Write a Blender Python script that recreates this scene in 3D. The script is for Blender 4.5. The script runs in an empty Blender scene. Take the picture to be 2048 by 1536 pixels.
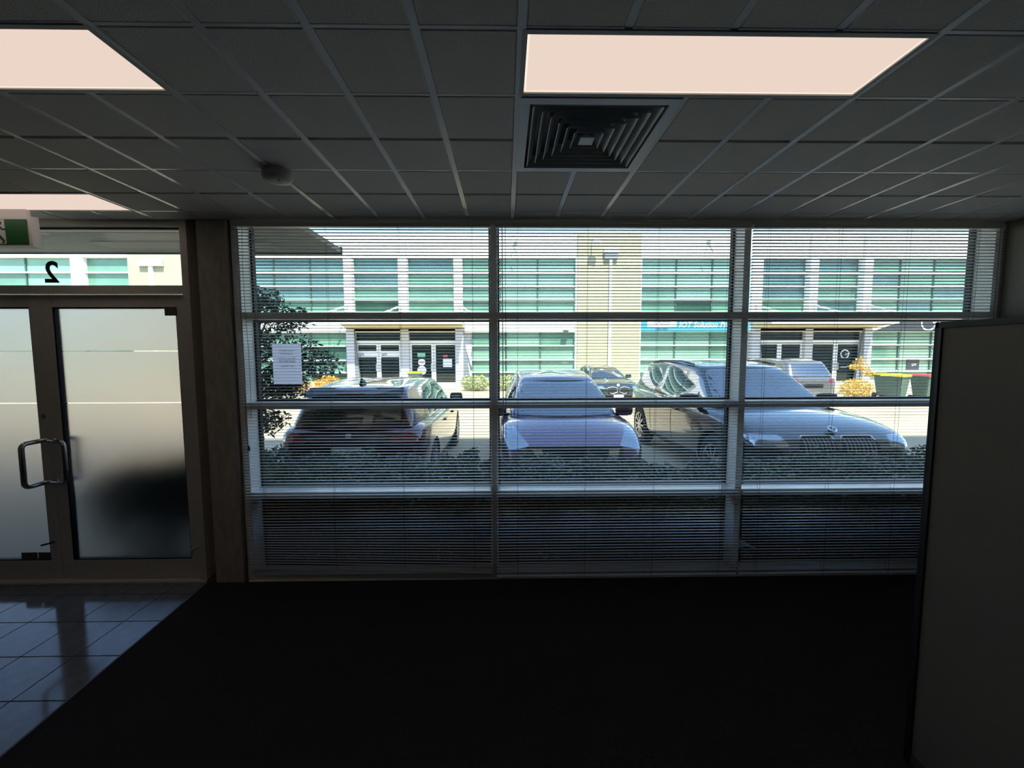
import bpy, bmesh, math, random
from mathutils import Vector, Matrix
from mathutils.bvhtree import BVHTree
random.seed(7)
PI = math.pi
SC = bpy.context.scene
COL = SC.collection

# ------------------------------------------------------------------ camera, sky, sun, exposure
CAM_H = 1.695
cam_d = bpy.data.cameras.new('camera')
cam = bpy.data.objects.new('camera', cam_d)
COL.objects.link(cam)
cam_d.sensor_fit = 'HORIZONTAL'
cam_d.sensor_width = 36.0
cam_d.lens = 815.1 / 2048 * 36.0
cam_d.clip_start = 0.05
cam_d.clip_end = 500
_p, _y, _r = .075, .0156, -.0022
_f = Vector((math.sin(_y) * math.cos(_p), math.cos(_y) * math.cos(_p), -math.sin(_p)))
_rt = Vector((math.cos(_y), -math.sin(_y), 0))
_up = _rt.cross(_f)
_R = _rt * math.cos(_r) + _up * math.sin(_r)
_U = _up * math.cos(_r) - _rt * math.sin(_r)
_m = Matrix((_R, _U, -_f)).transposed().to_4x4()
_m.translation = Vector((0, 0, CAM_H))
cam.matrix_world = _m
SC.camera = cam

SUN_ELEV = math.radians(55)
SUN_AZ = math.radians(12)            # the sun stands behind the viewer, a little to the right
world = bpy.data.worlds.new('sky')
SC.world = world
world.use_nodes = True
wn = world.node_tree.nodes
wl = world.node_tree.links
bg = wn['Background']
sky = wn.new('ShaderNodeTexSky')
sky.sky_type = 'NISHITA'
sky.sun_disc = False
sky.sun_elevation = SUN_ELEV
sky.sun_rotation = PI - SUN_AZ
sky.air_density = 1.0
sky.dust_density = 0.3
sky.ozone_density = 3.0
wl.new(sky.outputs[0], bg.inputs[0])
bg.inputs[1].default_value = 0.30
sun_d = bpy.data.lights.new('sun', 'SUN')
sun_d.energy = 6.4
sun_d.angle = 0.009
sun_d.color = (1.0, 0.93, 0.80)
sun = bpy.data.objects.new('sun', sun_d)
COL.objects.link(sun)
_sd = Vector((math.sin(SUN_AZ) * math.cos(SUN_ELEV), -math.cos(SUN_AZ) * math.cos(SUN_ELEV), math.sin(SUN_ELEV)))
sun.rotation_euler = _sd.to_track_quat('Z', 'Y').to_euler()
sun.location = _sd * 30
SC.view_settings.view_transform = 'Standard'
SC.view_settings.look = 'None'
SC.view_settings.exposure = 1.0
SC.view_settings.gamma = 1.0
SC.view_settings.use_curve_mapping = False

# ------------------------------------------------------------------ materials
def mat(name, col, rough=0.6, metal=0.0, noise=0.0, nscale=30.0, bump=0.0, spec=0.5, coat=0.0, stretch=None, col2=None):
    m = bpy.data.materials.new(name)
    m.use_nodes = True
    nt = m.node_tree
    b = nt.nodes['Principled BSDF']
    b.inputs['Base Color'].default_value = (*col, 1)
    b.inputs['Roughness'].default_value = rough
    b.inputs['Metallic'].default_value = metal
    b.inputs['Specular IOR Level'].default_value = spec
    b.inputs['Coat Weight'].default_value = coat
    b.inputs['Coat Roughness'].default_value = 0.03
    if noise or bump or col2:
        tc = nt.nodes.new('ShaderNodeTexCoord')
        mp = nt.nodes.new('ShaderNodeMapping')
        if stretch:
            mp.inputs['Scale'].default_value = stretch
        nt.links.new(tc.outputs['Object'], mp.inputs['Vector'])
        n = nt.nodes.new('ShaderNodeTexNoise')
        n.inputs['Scale'].default_value = nscale
        n.inputs['Detail'].default_value = 6
        nt.links.new(mp.outputs[0], n.inputs['Vector'])
        if noise or col2:
            r = nt.nodes.new('ShaderNodeValToRGB')
            c1 = col2 if col2 else tuple(c * (1 - noise) for c in col)
            c2 = col if col2 else tuple(min(1, c * (1 + noise)) for c in col)
            r.color_ramp.elements[0].color = (*c1, 1)
            r.color_ramp.elements[1].color = (*c2, 1)
            r.color_ramp.elements[0].position = 0.3
            r.color_ramp.elements[1].position = 0.7
            nt.links.new(n.outputs['Fac'], r.inputs['Fac'])
            nt.links.new(r.outputs['Color'], b.inputs['Base Color'])
        if bump:
            bp = nt.nodes.new('ShaderNodeBump')
            bp.inputs['Strength'].default_value = bump
            bp.inputs['Distance'].default_value = 0.01
            nt.links.new(n.outputs['Fac'], bp.inputs['Height'])
            nt.links.new(bp.outputs[0], b.inputs['Normal'])
    return m

def glass_mat(name, tint=(0.93, 0.97, 0.95), refl=1.45):
    m = bpy.data.materials.new(name)
    m.use_nodes = True
    nt = m.node_tree
    nt.nodes.clear()
    o = nt.nodes.new('ShaderNodeOutputMaterial')
    mx = nt.nodes.new('ShaderNodeMixShader')
    tr = nt.nodes.new('ShaderNodeBsdfTransparent')
    tr.inputs[0].default_value = (*tint, 1)
    gl = nt.nodes.new('ShaderNodeBsdfGlossy')
    gl.inputs['Roughness'].default_value = 0.0
    fr = nt.nodes.new('ShaderNodeFresnel')
    fr.inputs[0].default_value = refl
    # leaving the thin pane must reflect like entering it: undo the node's inversion on back faces
    ge = nt.nodes.new('ShaderNodeNewGeometry')
    mr = nt.nodes.new('ShaderNodeMapRange')
    mr.inputs['To Min'].default_value = refl
    mr.inputs['To Max'].default_value = 1 / refl
    nt.links.new(ge.outputs['Backfacing'], mr.inputs['Value'])
    nt.links.new(mr.outputs[0], fr.inputs[0])
    nt.links.new(fr.outputs[0], mx.inputs[0])
    nt.links.new(tr.outputs[0], mx.inputs[1])
    nt.links.new(gl.outputs[0], mx.inputs[2])
    nt.links.new(mx.outputs[0], o.inputs[0])
    return m

def frost_mat(name):
    m = bpy.data.materials.new(name)
    m.use_nodes = True
    nt = m.node_tree
    nt.nodes.clear()
    o = nt.nodes.new('ShaderNodeOutputMaterial')
    mx = nt.nodes.new('ShaderNodeMixShader')
    rf = nt.nodes.new('ShaderNodeBsdfRefraction')
    rf.inputs['Color'].default_value = (0.65, 0.65, 0.65, 1)
    rf.inputs['Roughness'].default_value = 0.42
    rf.inputs['IOR'].default_value = 1.35
    gl = nt.nodes.new('ShaderNodeBsdfGlossy')
    gl.inputs['Roughness'].default_value = 0.25
    mx.inputs[0].default_value = 0.05
    nt.links.new(rf.outputs[0], mx.inputs[1])
    nt.links.new(gl.outputs[0], mx.inputs[2])
    nt.links.new(mx.outputs[0], o.inputs[0])
    return m

def emit_mat(name, col, s):
    m = bpy.data.materials.new(name)
    m.use_nodes = True
    nt = m.node_tree
    nt.nodes.clear()
    o = nt.nodes.new('ShaderNodeOutputMaterial')
    e = nt.nodes.new('ShaderNodeEmission')
    e.inputs[0].default_value = (*col, 1)
    e.inputs[1].default_value = s
    nt.links.new(e.outputs[0], o.inputs[0])
    return m

def leaf_mat(name, c1, c2, trans=0.25):
    m = bpy.data.materials.new(name)
    m.use_nodes = True
    nt = m.node_tree
    b = nt.nodes['Principled BSDF']
    b.inputs['Roughness'].default_value = 0.5
    g = nt.nodes.new('ShaderNodeNewGeometry')
    r = nt.nodes.new('ShaderNodeValToRGB')
    r.color_ramp.elements[0].color = (*c1, 1)
    r.color_ramp.elements[1].color = (*c2, 1)
    nt.links.new(g.outputs['Random Per Island'], r.inputs['Fac'])
    nt.links.new(r.outputs['Color'], b.inputs['Base Color'])
    t = nt.nodes.new('ShaderNodeBsdfTranslucent')
    nt.links.new(r.outputs['Color'], t.inputs[0])
    mx = nt.nodes.new('ShaderNodeMixShader')
    mx.inputs[0].default_value = trans
    nt.links.new(b.outputs[0], mx.inputs[1])
    nt.links.new(t.outputs[0], mx.inputs[2])
    nt.links.new(mx.outputs[0], nt.nodes['Material Output'].inputs[0])
    return m

M = {}
M['tile_ceiling'] = mat('ceiling tile', (0.82, 0.76, 0.68), 0.9, noise=0.05, nscale=180, bump=0.25)
M['tee'] = mat('ceiling tee bar', (0.90, 0.87, 0.82), 0.25, spec=0.7)
M['ceiling_back'] = mat('ceiling void', (0.08, 0.08, 0.08), 0.9)
M['vent_metal'] = mat('vent metal', (0.60, 0.63, 0.64), 0.35, metal=0.15)
M['diffuser'] = emit_mat('light diffuser', (1.0, 0.80, 0.69), 0.42)
M['diffuser_edge'] = emit_mat('light diffuser edge', (1.0, 0.85, 0.72), 0.52)
M['light_frame'] = mat('light frame', (0.5, 0.5, 0.49), 0.5)
M['alu'] = mat('anodised frame', (0.86, 0.82, 0.76), 0.25, metal=0.0, noise=0.05, nscale=60)
M['alu_door'] = mat('door frame metal', (0.74, 0.69, 0.62), 0.42, metal=0.1, noise=0.06, nscale=60)
M['gasket'] = mat('black gasket', (0.012, 0.012, 0.014), 0.6)
M['glass'] = glass_mat('window glass')
M['frost'] = frost_mat('frosted film')
M['slat'] = mat('blind slat', (0.84, 0.80, 0.74), 0.35)
M['cord'] = mat('blind cord', (0.10, 0.10, 0.11), 0.8)
M['wand'] = mat('clear wand', (0.55, 0.58, 0.6), 0.2)
M['carpet'] = mat('charcoal carpet', (0.055, 0.05, 0.05), 1.0, noise=0.35, nscale=260, bump=0.7, spec=0.1)
M['carpet_edge'] = mat('carpet edge strip', (0.12, 0.11, 0.11), 0.5)
M['floor_tile'] = mat('polished grey tile', (0.22, 0.22, 0.225), 0.10, noise=0.18, nscale=12, spec=1.0)
M['grout'] = mat('dark grout', (0.03, 0.03, 0.032), 0.9)
M['plaster'] = mat('rough rendered wall', (0.54, 0.49, 0.43), 0.9, noise=0.18, nscale=9, bump=0.6, stretch=(3, 3, 1))
M['beige'] = mat('beige wall paint', (0.36, 0.32, 0.27), 0.85, noise=0.04, nscale=40)
M['room_grey'] = mat('grey wall paint', (0.52, 0.50, 0.47), 0.85)
M['fabric'] = mat('beige partition fabric', (0.225, 0.20, 0.165), 0.95, noise=0.18, nscale=420, bump=0.3)
M['rail'] = mat('grey partition rail', (0.075, 0.08, 0.078), 0.7)
M['black_metal'] = mat('black metal', (0.02, 0.02, 0.024), 0.4)
M['chrome'] = mat('brushed steel', (0.55, 0.53, 0.50), 0.22, metal=1.0)
M['plastic_cream'] = mat('cream plastic', (0.52, 0.50, 0.44), 0.5)
M['plastic_white'] = mat('white plastic', (0.75, 0.74, 0.74), 0.4)
M['exit_green'] = mat('exit green', (0.015, 0.13, 0.035), 0.35)
M['exit_white'] = mat('exit white', (0.75, 0.74, 0.76), 0.35)
M['black_print'] = mat('black print', (0.006, 0.006, 0.008), 0.5)
M['brown_label'] = mat('brown label', (0.12, 0.11, 0.07), 0.5)
M['paper'] = leaf_mat('white paper', (0.93, 0.88, 0.93), (0.93, 0.88, 0.93), 0.92)
M['print_grey'] = mat('grey print', (0.12, 0.12, 0.17), 0.7)
# outside
M['concrete_ground'] = mat('car park concrete', (0.42, 0.35, 0.235), 0.9, noise=0.12, nscale=1.2)
M['soil'] = mat('garden soil', (0.05, 0.042, 0.035), 1.0, noise=0.4, nscale=25, bump=0.6)
M['kerb'] = mat('kerb concrete', (0.50, 0.49, 0.46), 0.9, noise=0.1, nscale=8)
M['ext_wall'] = mat('outside render', (0.55, 0.53, 0.48), 0.9, noise=0.06, nscale=3)
M['canopy'] = mat('concrete canopy', (0.52, 0.51, 0.45), 0.85, noise=0.12, nscale=5, stretch=(1, 6, 1))
M['canopy_light'] = mat('pale canopy panel', (0.66, 0.64, 0.55), 0.8)
M['white_wall'] = mat('white facade', (0.80, 0.80, 0.80), 0.8, noise=0.03, nscale=2)
M['cream_wall'] = mat('cream render pillar', (0.36, 0.345, 0.235), 0.9, noise=0.05, nscale=2.5, bump=0.1)
M['cream_soffit'] = mat('cream soffit', (0.62, 0.55, 0.36), 0.8)
M['white_frame'] = mat('white window frame', (0.80, 0.81, 0.82), 0.5)
M['grey_post'] = mat('pale grey post', (0.55, 0.56, 0.60), 0.5)
M['dark_mull'] = mat('dark mullion', (0.05, 0.10, 0.08), 0.5)
M['pane'] = [mat('green pane bright', (0.19, 0.335, 0.25), 0.06, noise=0.10, nscale=0.9),
             mat('green pane', (0.115, 0.235, 0.17), 0.06, noise=0.12, nscale=0.9),
             mat('teal pane', (0.085, 0.17, 0.165), 0.05, noise=0.20, nscale=0.7),
             mat('deep green pane', (0.03, 0.08, 0.055), 0.05, noise=0.3, nscale=0.9)]
M['door_pane'] = mat('dark door pane', (0.008, 0.015, 0.013), 0.05, noise=0.3, nscale=1.0)
M['blue_sign'] = mat('cyan sign', (0.045, 0.26, 0.39), 0.5)
M['white_print'] = mat('white lettering', (0.85, 0.85, 0.85), 0.5)
M['dark_sign'] = mat('charcoal sign', (0.035, 0.04, 0.045), 0.5)
M['grey_shade'] = mat('mid grey metal', (0.18, 0.2, 0.22), 0.5)
M['car_glass'] = mat('car glass', (0.012, 0.016, 0.02), 0.02, spec=0.8)
M['car_glass'].node_tree.nodes['Principled BSDF'].inputs['IOR'].default_value = 2.4
M['paint_red'] = mat('dark red car paint', (0.055, 0.006, 0.012), 0.18, metal=0.3, coat=1.0)
M['paint_purple'] = mat('purple grey car paint', (0.15, 0.09, 0.18), 0.25, metal=0.45, coat=1.0)
M['paint_grey'] = mat('charcoal car paint', (0.030, 0.031, 0.034), 0.15, metal=0.4, coat=1.0)
M['paint_green'] = mat('dark green car paint', (0.03, 0.045, 0.04), 0.15, metal=0.4, coat=1.0)
M['paint_silver'] = mat('silver car paint', (0.22, 0.22, 0.23), 0.2, metal=0.6, coat=0.8)
M['car_black'] = mat('black car trim', (0.008, 0.008, 0.009), 0.5, spec=0.3)
M['tyre'] = mat('tyre rubber', (0.012, 0.012, 0.013), 0.8)
M['rim'] = mat('alloy rim', (0.42, 0.42, 0.43), 0.25, metal=0.9)
M['lamp_red'] = mat('red tail lamp', (0.22, 0.006, 0.008), 0.1, coat=1.0)
M['lamp_clear'] = mat('clear headlamp', (0.30, 0.36, 0.42), 0.06, metal=0.7, coat=1.0)
M['car_chrome'] = mat('car chrome', (0.75, 0.76, 0.78), 0.06, metal=1.0)
M['plate'] = mat('number plate', (0.75, 0.75, 0.72), 0.5)
M['hedge_leaf'] = leaf_mat('hedge leaf', (0.012, 0.026, 0.012), (0.075, 0.115, 0.055))
M['tree_leaf'] = leaf_mat('tree leaf', (0.012, 0.024, 0.014), (0.05, 0.075, 0.045))
M['red_leaf'] = leaf_mat('dark red leaf', (0.05, 0.015, 0.015), (0.12, 0.04, 0.03))
M['yellow_leaf'] = leaf_mat('yellow flower', (0.65, 0.38, 0.04), (0.80, 0.62, 0.18))
M['orange_leaf'] = leaf_mat('orange flower', (0.60, 0.26, 0.03), (0.75, 0.60, 0.12))
M['lime_leaf'] = leaf_mat('pale green leaf', (0.14, 0.22, 0.06), (0.75, 0.75, 0.38))
M['bark'] = mat('bark', (0.07, 0.055, 0.045), 0.95, noise=0.3, nscale=20)
M['bin_green'] = mat('dark green bin', (0.075, 0.125, 0.095), 0.5)
M['bin_yellow'] = mat('yellow bin lid', (0.80, 0.62, 0.02), 0.5)
M['bin_red'] = mat('red bin lid', (0.60, 0.06, 0.06), 0.5)
M['steel_pale'] = mat('pale steel', (0.6, 0.62, 0.62), 0.4, metal=0.3)
M['poster_green'] = mat('green sticker', (0.20, 0.55, 0.38), 0.5)
M['poster_red'] = mat('red sticker', (0.65, 0.10, 0.08), 0.5)

# ------------------------------------------------------------------ helpers
def obj(name, me, m=None, parent=None):
    if isinstance(me, bmesh.types.BMesh):
        bm = me
        me = bpy.data.meshes.new(name)
        bm.to_mesh(me)
        bm.free()
    if m is not None:
        me.materials.clear()
        me.materials.append(m)
    o = bpy.data.objects.new(name, me)
    COL.objects.link(o)
    if parent is not None:
        o.parent = parent
    return o

def tag(o, label=None, cat=None, group=None, kind=None):
    if label: o['label'] = label
    if cat: o['category'] = cat
    if group: o['group'] = group
    if kind: o['kind'] = kind
    return o

def thing(name, label, cat, loc=(0, 0, 0), rz=0.0, group=None):
    o = bpy.data.objects.new(name, None)
    o.empty_display_size = 0.1
    COL.objects.link(o)
    o.location = loc
    o.rotation_euler = (0, 0, rz)
    return tag(o, label, cat, group)

def struct(name, bm=None, m=None):
    if bm is None:
        o = bpy.data.objects.new(name, None)
        o.empty_display_size = 0.1
        COL.objects.link(o)
    else:
        o = obj(name, bm, m)
    o['kind'] = 'structure'
    return o

def box(bm, x0, x1, y0, y1, z0, z1, bevel=0.0):
    vs = [bm.verts.new(c) for c in ((x0, y0, z0), (x1, y0, z0), (x1, y1, z0), (x0, y1, z0),
                                    (x0, y0, z1), (x1, y0, z1), (x1, y1, z1), (x0, y1, z1))]
    fs = [bm.faces.new([vs[i] for i in q]) for q in ((3, 2, 1, 0), (4, 5, 6, 7), (0, 1, 5, 4), (1, 2, 6, 5), (2, 3, 7, 6), (3, 0, 4, 7))]
    if bevel:
        es = list({e for f in fs for e in f.edges})
        bmesh.ops.bevel(bm, geom=es, offset=bevel, segments=2, affect='EDGES', profile=0.5)
    return vs

def B(x0, x1, y0, y1, z0, z1, bevel=0.0):
    bm = bmesh.new()
    box(bm, x0, x1, y0, y1, z0, z1, bevel)
    return bm

def tube_path(bm, pts, r, seg=8, closed=False, caps=True):
    rings = []
    n = len(pts)
    pts = [Vector(p) for p in pts]
    for i, p in enumerate(pts):
        a = pts[(i - 1) % n] if (closed or i > 0) else p
        b = pts[(i + 1) % n] if (closed or i < n - 1) else p
        d = (b - a).normalized()
        if i == 0:
            ref = Vector((0, 0, 1)) if abs(d.z) < 0.9 else Vector((0, 1, 0))
            u = d.cross(ref).normalized()
        else:                                    # carry the frame along so the tube does not twist
            u = (u - d * u.dot(d)).normalized()
        v = d.cross(u).normalized()
        rr = r[i] if isinstance(r, (list, tuple)) else r
        rings.append([bm.verts.new(p + u * math.cos(t * 2 * PI / seg) * rr + v * math.sin(t * 2 * PI / seg) * rr) for t in range(seg)])
    last = n if closed else n - 1
    for i in range(last):
        A, Bq = rings[i], rings[(i + 1) % n]
        for t in range(seg):
            bm.faces.new((A[t], A[(t + 1) % seg], Bq[(t + 1) % seg], Bq[t]))
    if caps and not closed:
        bm.faces.new(rings[0])
        bm.faces.new(rings[-1][::-1])
    return bm

def lathe(prof, seg=24, axis='Z', ring_=False):
    """prof: list of (radius, height)"""
    bm = bmesh.new()
    rings = []
    for r, h in prof:
        ring = []
        for t in range(seg):
            a = 2 * PI * t / seg
            c = (r * math.cos(a), r * math.sin(a), h)
            if axis == 'X': c = (h, r * math.cos(a), r * math.sin(a))
            if axis == 'Y': c = (r * math.cos(a), h, r * math.sin(a))
            ring.append(bm.verts.new(c))
        rings.append(ring)
    for A, Bq in zip(rings, rings[1:]):
        for t in range(seg):
            bm.faces.new((A[t], A[(t + 1) % seg], Bq[(t + 1) % seg], Bq[t]))
    if ring_:
        A, Bq = rings[-1], rings[0]
        for t in range(seg):
            bm.faces.new((A[t], A[(t + 1) % seg], Bq[(t + 1) % seg], Bq[t]))
    else:
        bm.faces.new(rings[0])
        bm.faces.new(rings[-1][::-1])
    bmesh.ops.recalc_face_normals(bm, faces=bm.faces)
    return bm

def prism(bm, pts, y0, y1):
    """polygon pts in (x, z) extruded along y"""
    a = [bm.verts.new((x, y0, z)) for x, z in pts]
    b = [bm.verts.new((x, y1, z)) for x, z in pts]
    n = len(pts)
    bm.faces.new(a)
    bm.faces.new(b[::-1])
    for i in range(n):
        bm.faces.new((a[i], b[i], b[(i + 1) % n], a[(i + 1) % n]))
    bmesh.ops.recalc_face_normals(bm, faces=bm.faces)
    return bm

def smooth(o, on=True):
    for p in o.data.polygons:
        p.use_smooth = on
    return o

def text_mesh(body, size, depth=0.002, shear=0.0, align='CENTER', spacing=1.0, bold=0.0):
    cu = bpy.data.curves.new('lettering', 'FONT')
    cu.body = body
    cu.size = size
    cu.extrude = depth
    cu.shear = shear
    cu.align_x = align
    cu.offset = bold
    cu.space_line = spacing
    cu.resolution_u = 3
    t = bpy.data.objects.new('lettering', cu)
    COL.objects.link(t)
    bpy.context.view_layer.update()
    me = bpy.data.meshes.new_from_object(t.evaluated_get(bpy.context.evaluated_depsgraph_get()))
    bpy.data.objects.remove(t)
    bpy.data.curves.remove(cu)
    return me

def text_obj(name, body, size, m, loc, parent=None, mirror=False, shear=0.0, depth=0.002, spacing=1.0, align='CENTER', bold=0.0, flip=False):
    """lettering standing upright in the X-Z plane, facing -Y (readable from -Y unless mirror)"""
    me = text_mesh(body, size, depth, shear, align, spacing, bold)
    bm = bmesh.new()
    bm.from_mesh(me)
    bpy.data.meshes.remove(me)
    s = -1 if mirror else 1
    for v in bm.verts:
        v.co = Vector((v.co.x * s, -v.co.z, v.co.y))
    bmesh.ops.recalc_face_normals(bm, faces=bm.faces)
    o = obj(name, bm, m, parent)
    o.location = loc
    return o

def copy_tree(o, parent=None):
    c = o.copy()
    COL.objects.link(c)
    if parent is not None:
        c.parent = parent
    for ch in [k for k in o.children]:
        copy_tree(ch, c)
    return c

# ================================================================== ROOM SHELL
ZC = 2.6045            # ceiling level
YW = 2.873             # inner face of the window wall
GX0, GY0, GP = .0487, 1.2152, .3     # ceiling grid
XL, XR, YB = -5.3, 3.52, -5.5
ZF = .05               # finished floor level

# carpet floor and tiled strip
def carpet_x(y): return -2.158 + (YW - y) * 0.064
bm = bmesh.new()
pts = [(carpet_x(YW), YW), (XR + .3, YW), (XR + .3, YB), (carpet_x(YB), YB)]
top = [bm.verts.new((x, y, ZF)) for x, y in pts]
bot = [bm.verts.new((x, y, -0.12)) for x, y in pts]
bm.faces.new(top); bm.faces.new(bot[::-1])
for i in range(4): bm.faces.new((top[i], bot[i], bot[(i + 1) % 4], top[(i + 1) % 4]))
bmesh.ops.recalc_face_normals(bm, faces=bm.faces)
floor = struct('floor', bm, M['carpet'])
bm = bmesh.new()
d = Vector((carpet_x(YB) - carpet_x(YW), YB - YW, 0)).normalized()
nrm = Vector((d.y, -d.x, 0)) * 0.005
a0, a1 = Vector((carpet_x(YW) + .002, YW, 0)), Vector((carpet_x(YB) + .002, YB, 0))
q = [a0 - nrm, a0 + nrm, a1 + nrm, a1 - nrm]
lo = [bm.verts.new((v.x, v.y, ZF - 0.004)) for v in q]; hi = [bm.verts.new((v.x, v.y, ZF + 0.0035)) for v in q]
bm.faces.new(hi); bm.faces.new(lo[::-1])
for i in range(4): bm.faces.new((lo[i], lo[(i + 1) % 4], hi[(i + 1) % 4], hi[i]))
bmesh.ops.recalc_face_normals(bm, faces=bm.faces)
trim1 = struct('trim_1', bm, M['carpet_edge'])
tfl = struct('floor_tiled', B(XL, -1.9, YB, YW + .14, -0.12, ZF - 0.0125), M['grout'])
tile_me = bpy.data.meshes.new('floor_tile')
bm = B(0.0025, 0.2975, 0.0025, 0.2975, -0.012, -0.0015, 0.0012)
bm.to_mesh(tile_me); bm.free()
tile_me.materials.append(M['floor_tile'])
for i in range(-9, 2):
    for j in range(-7, 2):
        x, y = (-2.436 + .3 * i) * .97, (2.516 + .3 * j) * .97
        # keep the tiles that show beside the carpet
        if x + .02 > carpet_x(y + .29): continue
        if x < XL - .01 : continue
        o = obj('floor_tile', tile_me, None, tfl)
        w = min(.291, max(0.02, (carpet_x(y) + .02 - x)))
        h = min(.291, YW + .1 - y)
        if h < .02: continue
        o.location = (x, y, ZF)
        o.scale = (w / .3, h / .3, 1)

# ceiling: backing slab, tees and tiles
ceiling = struct('ceiling', B(XL, XR + .3, YB, YW + .02, ZC + 0.055, ZC + 0.10), M['ceiling_back'])
ct_me = bpy.data.meshes.new('ceiling_tile')
bm = B(0.013, 0.287, 0.006, 0.294, 0.0, 0.014)
es = [e for e in bm.edges if all(abs(v.co.z) < 1e-6 for v in e.verts)]
bmesh.ops.bevel(bm, geom=es, offset=0.005, segments=1, affect='EDGES')
bm.to_mesh(ct_me); bm.free()
ct_me.materials.append(M['tile_ceiling'])
lights_cells = {(u, 0) for u in range(0, 4)} | {(u, 0) for u in range(-8, -4)} | {(u, 4) for u in range(-12, -8)}
vent_cells = {(u, v) for u in (0, 1) for v in (1, 2)}
vent2 = {(u, v) for u in (-10, -9) for v in (2, 3)}
for u in range(-14, 12):
    for v in range(-1, 6):
        if (u, v) in lights_cells or (u, v) in vent_cells: continue
        o = obj('ceiling_tile', ct_me, None, ceiling)
        o.location = (GX0 + u * GP, GY0 + v * GP, ZC + random.uniform(-.0006, .0006))
        o.scale = (1, min(1, (YW - (GY0 + v * GP)) / GP), 1)
# the same tiles further back in the room, behind the camera
rb = struct('ceiling_rear', B(XL, XR + .3, YB, GY0 - .3, ZC, ZC + 0.055), M['tile_ceiling'])
for u in range(-14, 13):
    x = GX0 + u * GP
    y0 = GY0 - .3
    main = u in (-8, -4, 0, 4, 8)
    w = 0.0125
    z0 = ZC - 0.0015 if main else ZC + 0.0035
    if 0 < u < 4:        # the light panel and the vent interrupt the tees
        spans = [(y0, GY0)] + ([(GY0 + .3 * (3 if u < 2 else 1), YW)])
    elif -8 < u < -4: spans = [(y0, GY0), (GY0 + .3, YW)]
    elif -12 < u < -8: spans = [(y0, GY0 + 4 * .3), (GY0 + 5 * .3, YW)]
    else: spans = [(y0, YW)]
    for a, b in spans:
        obj('tee_bar', B(x - w, x + w, a, b, z0, ZC + .013), M['tee'], ceiling)
for v in range(0, 6):
    y = GY0 + v * GP
    proud = v in (0, 1, 3, 5)
    w = 0.006 if proud else 0.003
    z0 = ZC + (0.001 if proud else 0.008)
    segs, cur = [], None
    for u in range(-14, 12):
        blocked = ((u, v) in vent_cells and (u, v - 1) in vent_cells)
        if not blocked:
            obj('cross_tee', B(GX0 + u * GP + .0125, GX0 + (u + 1) * GP - .0125, y - w, y + w, z0, ZC + .013), M['tee'], ceiling)

# walls of the room
wl_ = struct('wall_left', B(XL - .12, XL, YB, YW + .02, -.12, ZC + .10), M['room_grey'])
wr_ = struct('wall_right', B(XR, XR + .12, YB, YW + .15, -.12, ZC + .10), M['beige'])
wb_ = struct('wall_back', B(XL, XR, YB - .12, YB, -.12, ZC + .10), M['room_grey'])
# front wall: pier between door and window, wall left of the doors, head
bm = bmesh.new()
box(bm, -2.092, -1.893, YW - .012, YW + .17, -.12, ZC + .10)
box(bm, -2.18, -2.09, YW + .10, YW + .17, -.12, ZC + .10)
box(bm, -1.89, -1.865, YW + .03, YW + .17, -.12, ZC + .10)
wf_ = struct('wall_front', bm, M['plaster'])
struct('wall_front_left', B(XL, -4.32, YW, YW + .17, -.12, ZC + .10), M['plaster'])
struct('wall_front_right', B(3.492, XR, YW - .004, YW + .17, -.12, ZC + .10), M['beige'])

# ------------------------------------------------------------------ windows
def make_window(n, x0, x1, left_w, right_w):
    w = struct('window_%d' % n)
    y0, y1, y2 = YW, YW + .125, YW + .165
    zb, zt = .04, 2.66
    # mullions (the left one belongs to this bay; the last bay also has the right one)
    obj('mullion', B(x0 - left_w, x0, y0, y1, zb, zt, .002), M['alu'], w)
    obj('mullion', B(x0 - left_w, x0 + .012, y1, y2, zb, zt), M['gasket'], w)
    if right_w > .03:
        obj('mullion', B(x1, x1 + right_w, y0, y1, zb, zt, .002), M['alu'], w)
        obj('mullion', B(x1 - .012, x1 + right_w, y1, y2, zb, zt), M['gasket'], w)
    else:
        obj('mullion', B(x1 - .012, x1, y1, y2, zb, zt), M['gasket'], w)
    levels = [(.04, .096), (.665, .706), (1.305, 1.351), (1.935, 1.982), (2.618, 2.66)]
    for a, b in levels:
        obj('transom', B(x0, x1, y0, y1, a, b, .002), M['alu'], w)
        obj('transom_bead', B(x0, x1, y1, y2, max(.04, a - .006), b + (.012 if b < 2.5 else 0)), M['gasket'], w)
    obj('head_cover', B(x0 - left_w, x1 + (right_w if right_w > .03 else 0), YW - .004, YW + .018, 2.572, 2.618, .002), M['alu'], w)
    for (a, b), (c, d_) in zip(levels, levels[1:]):
        obj('pane', B(x0 - .005, x1 + .005, y1 + .015, y1 + .021, b - .004, c + .004), M['glass'], w)
    return w
make_window(1, -1.82, -.109, .05, 0)
make_window(2, -.056, 1.665, .053, 0)
make_window(3, 1.712, 3.442, .047, .05)
struct('trim_2', B(-1.865, 3.492, YW - .01, YW + .165, -.02, .056, .003), M['alu'])

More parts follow.
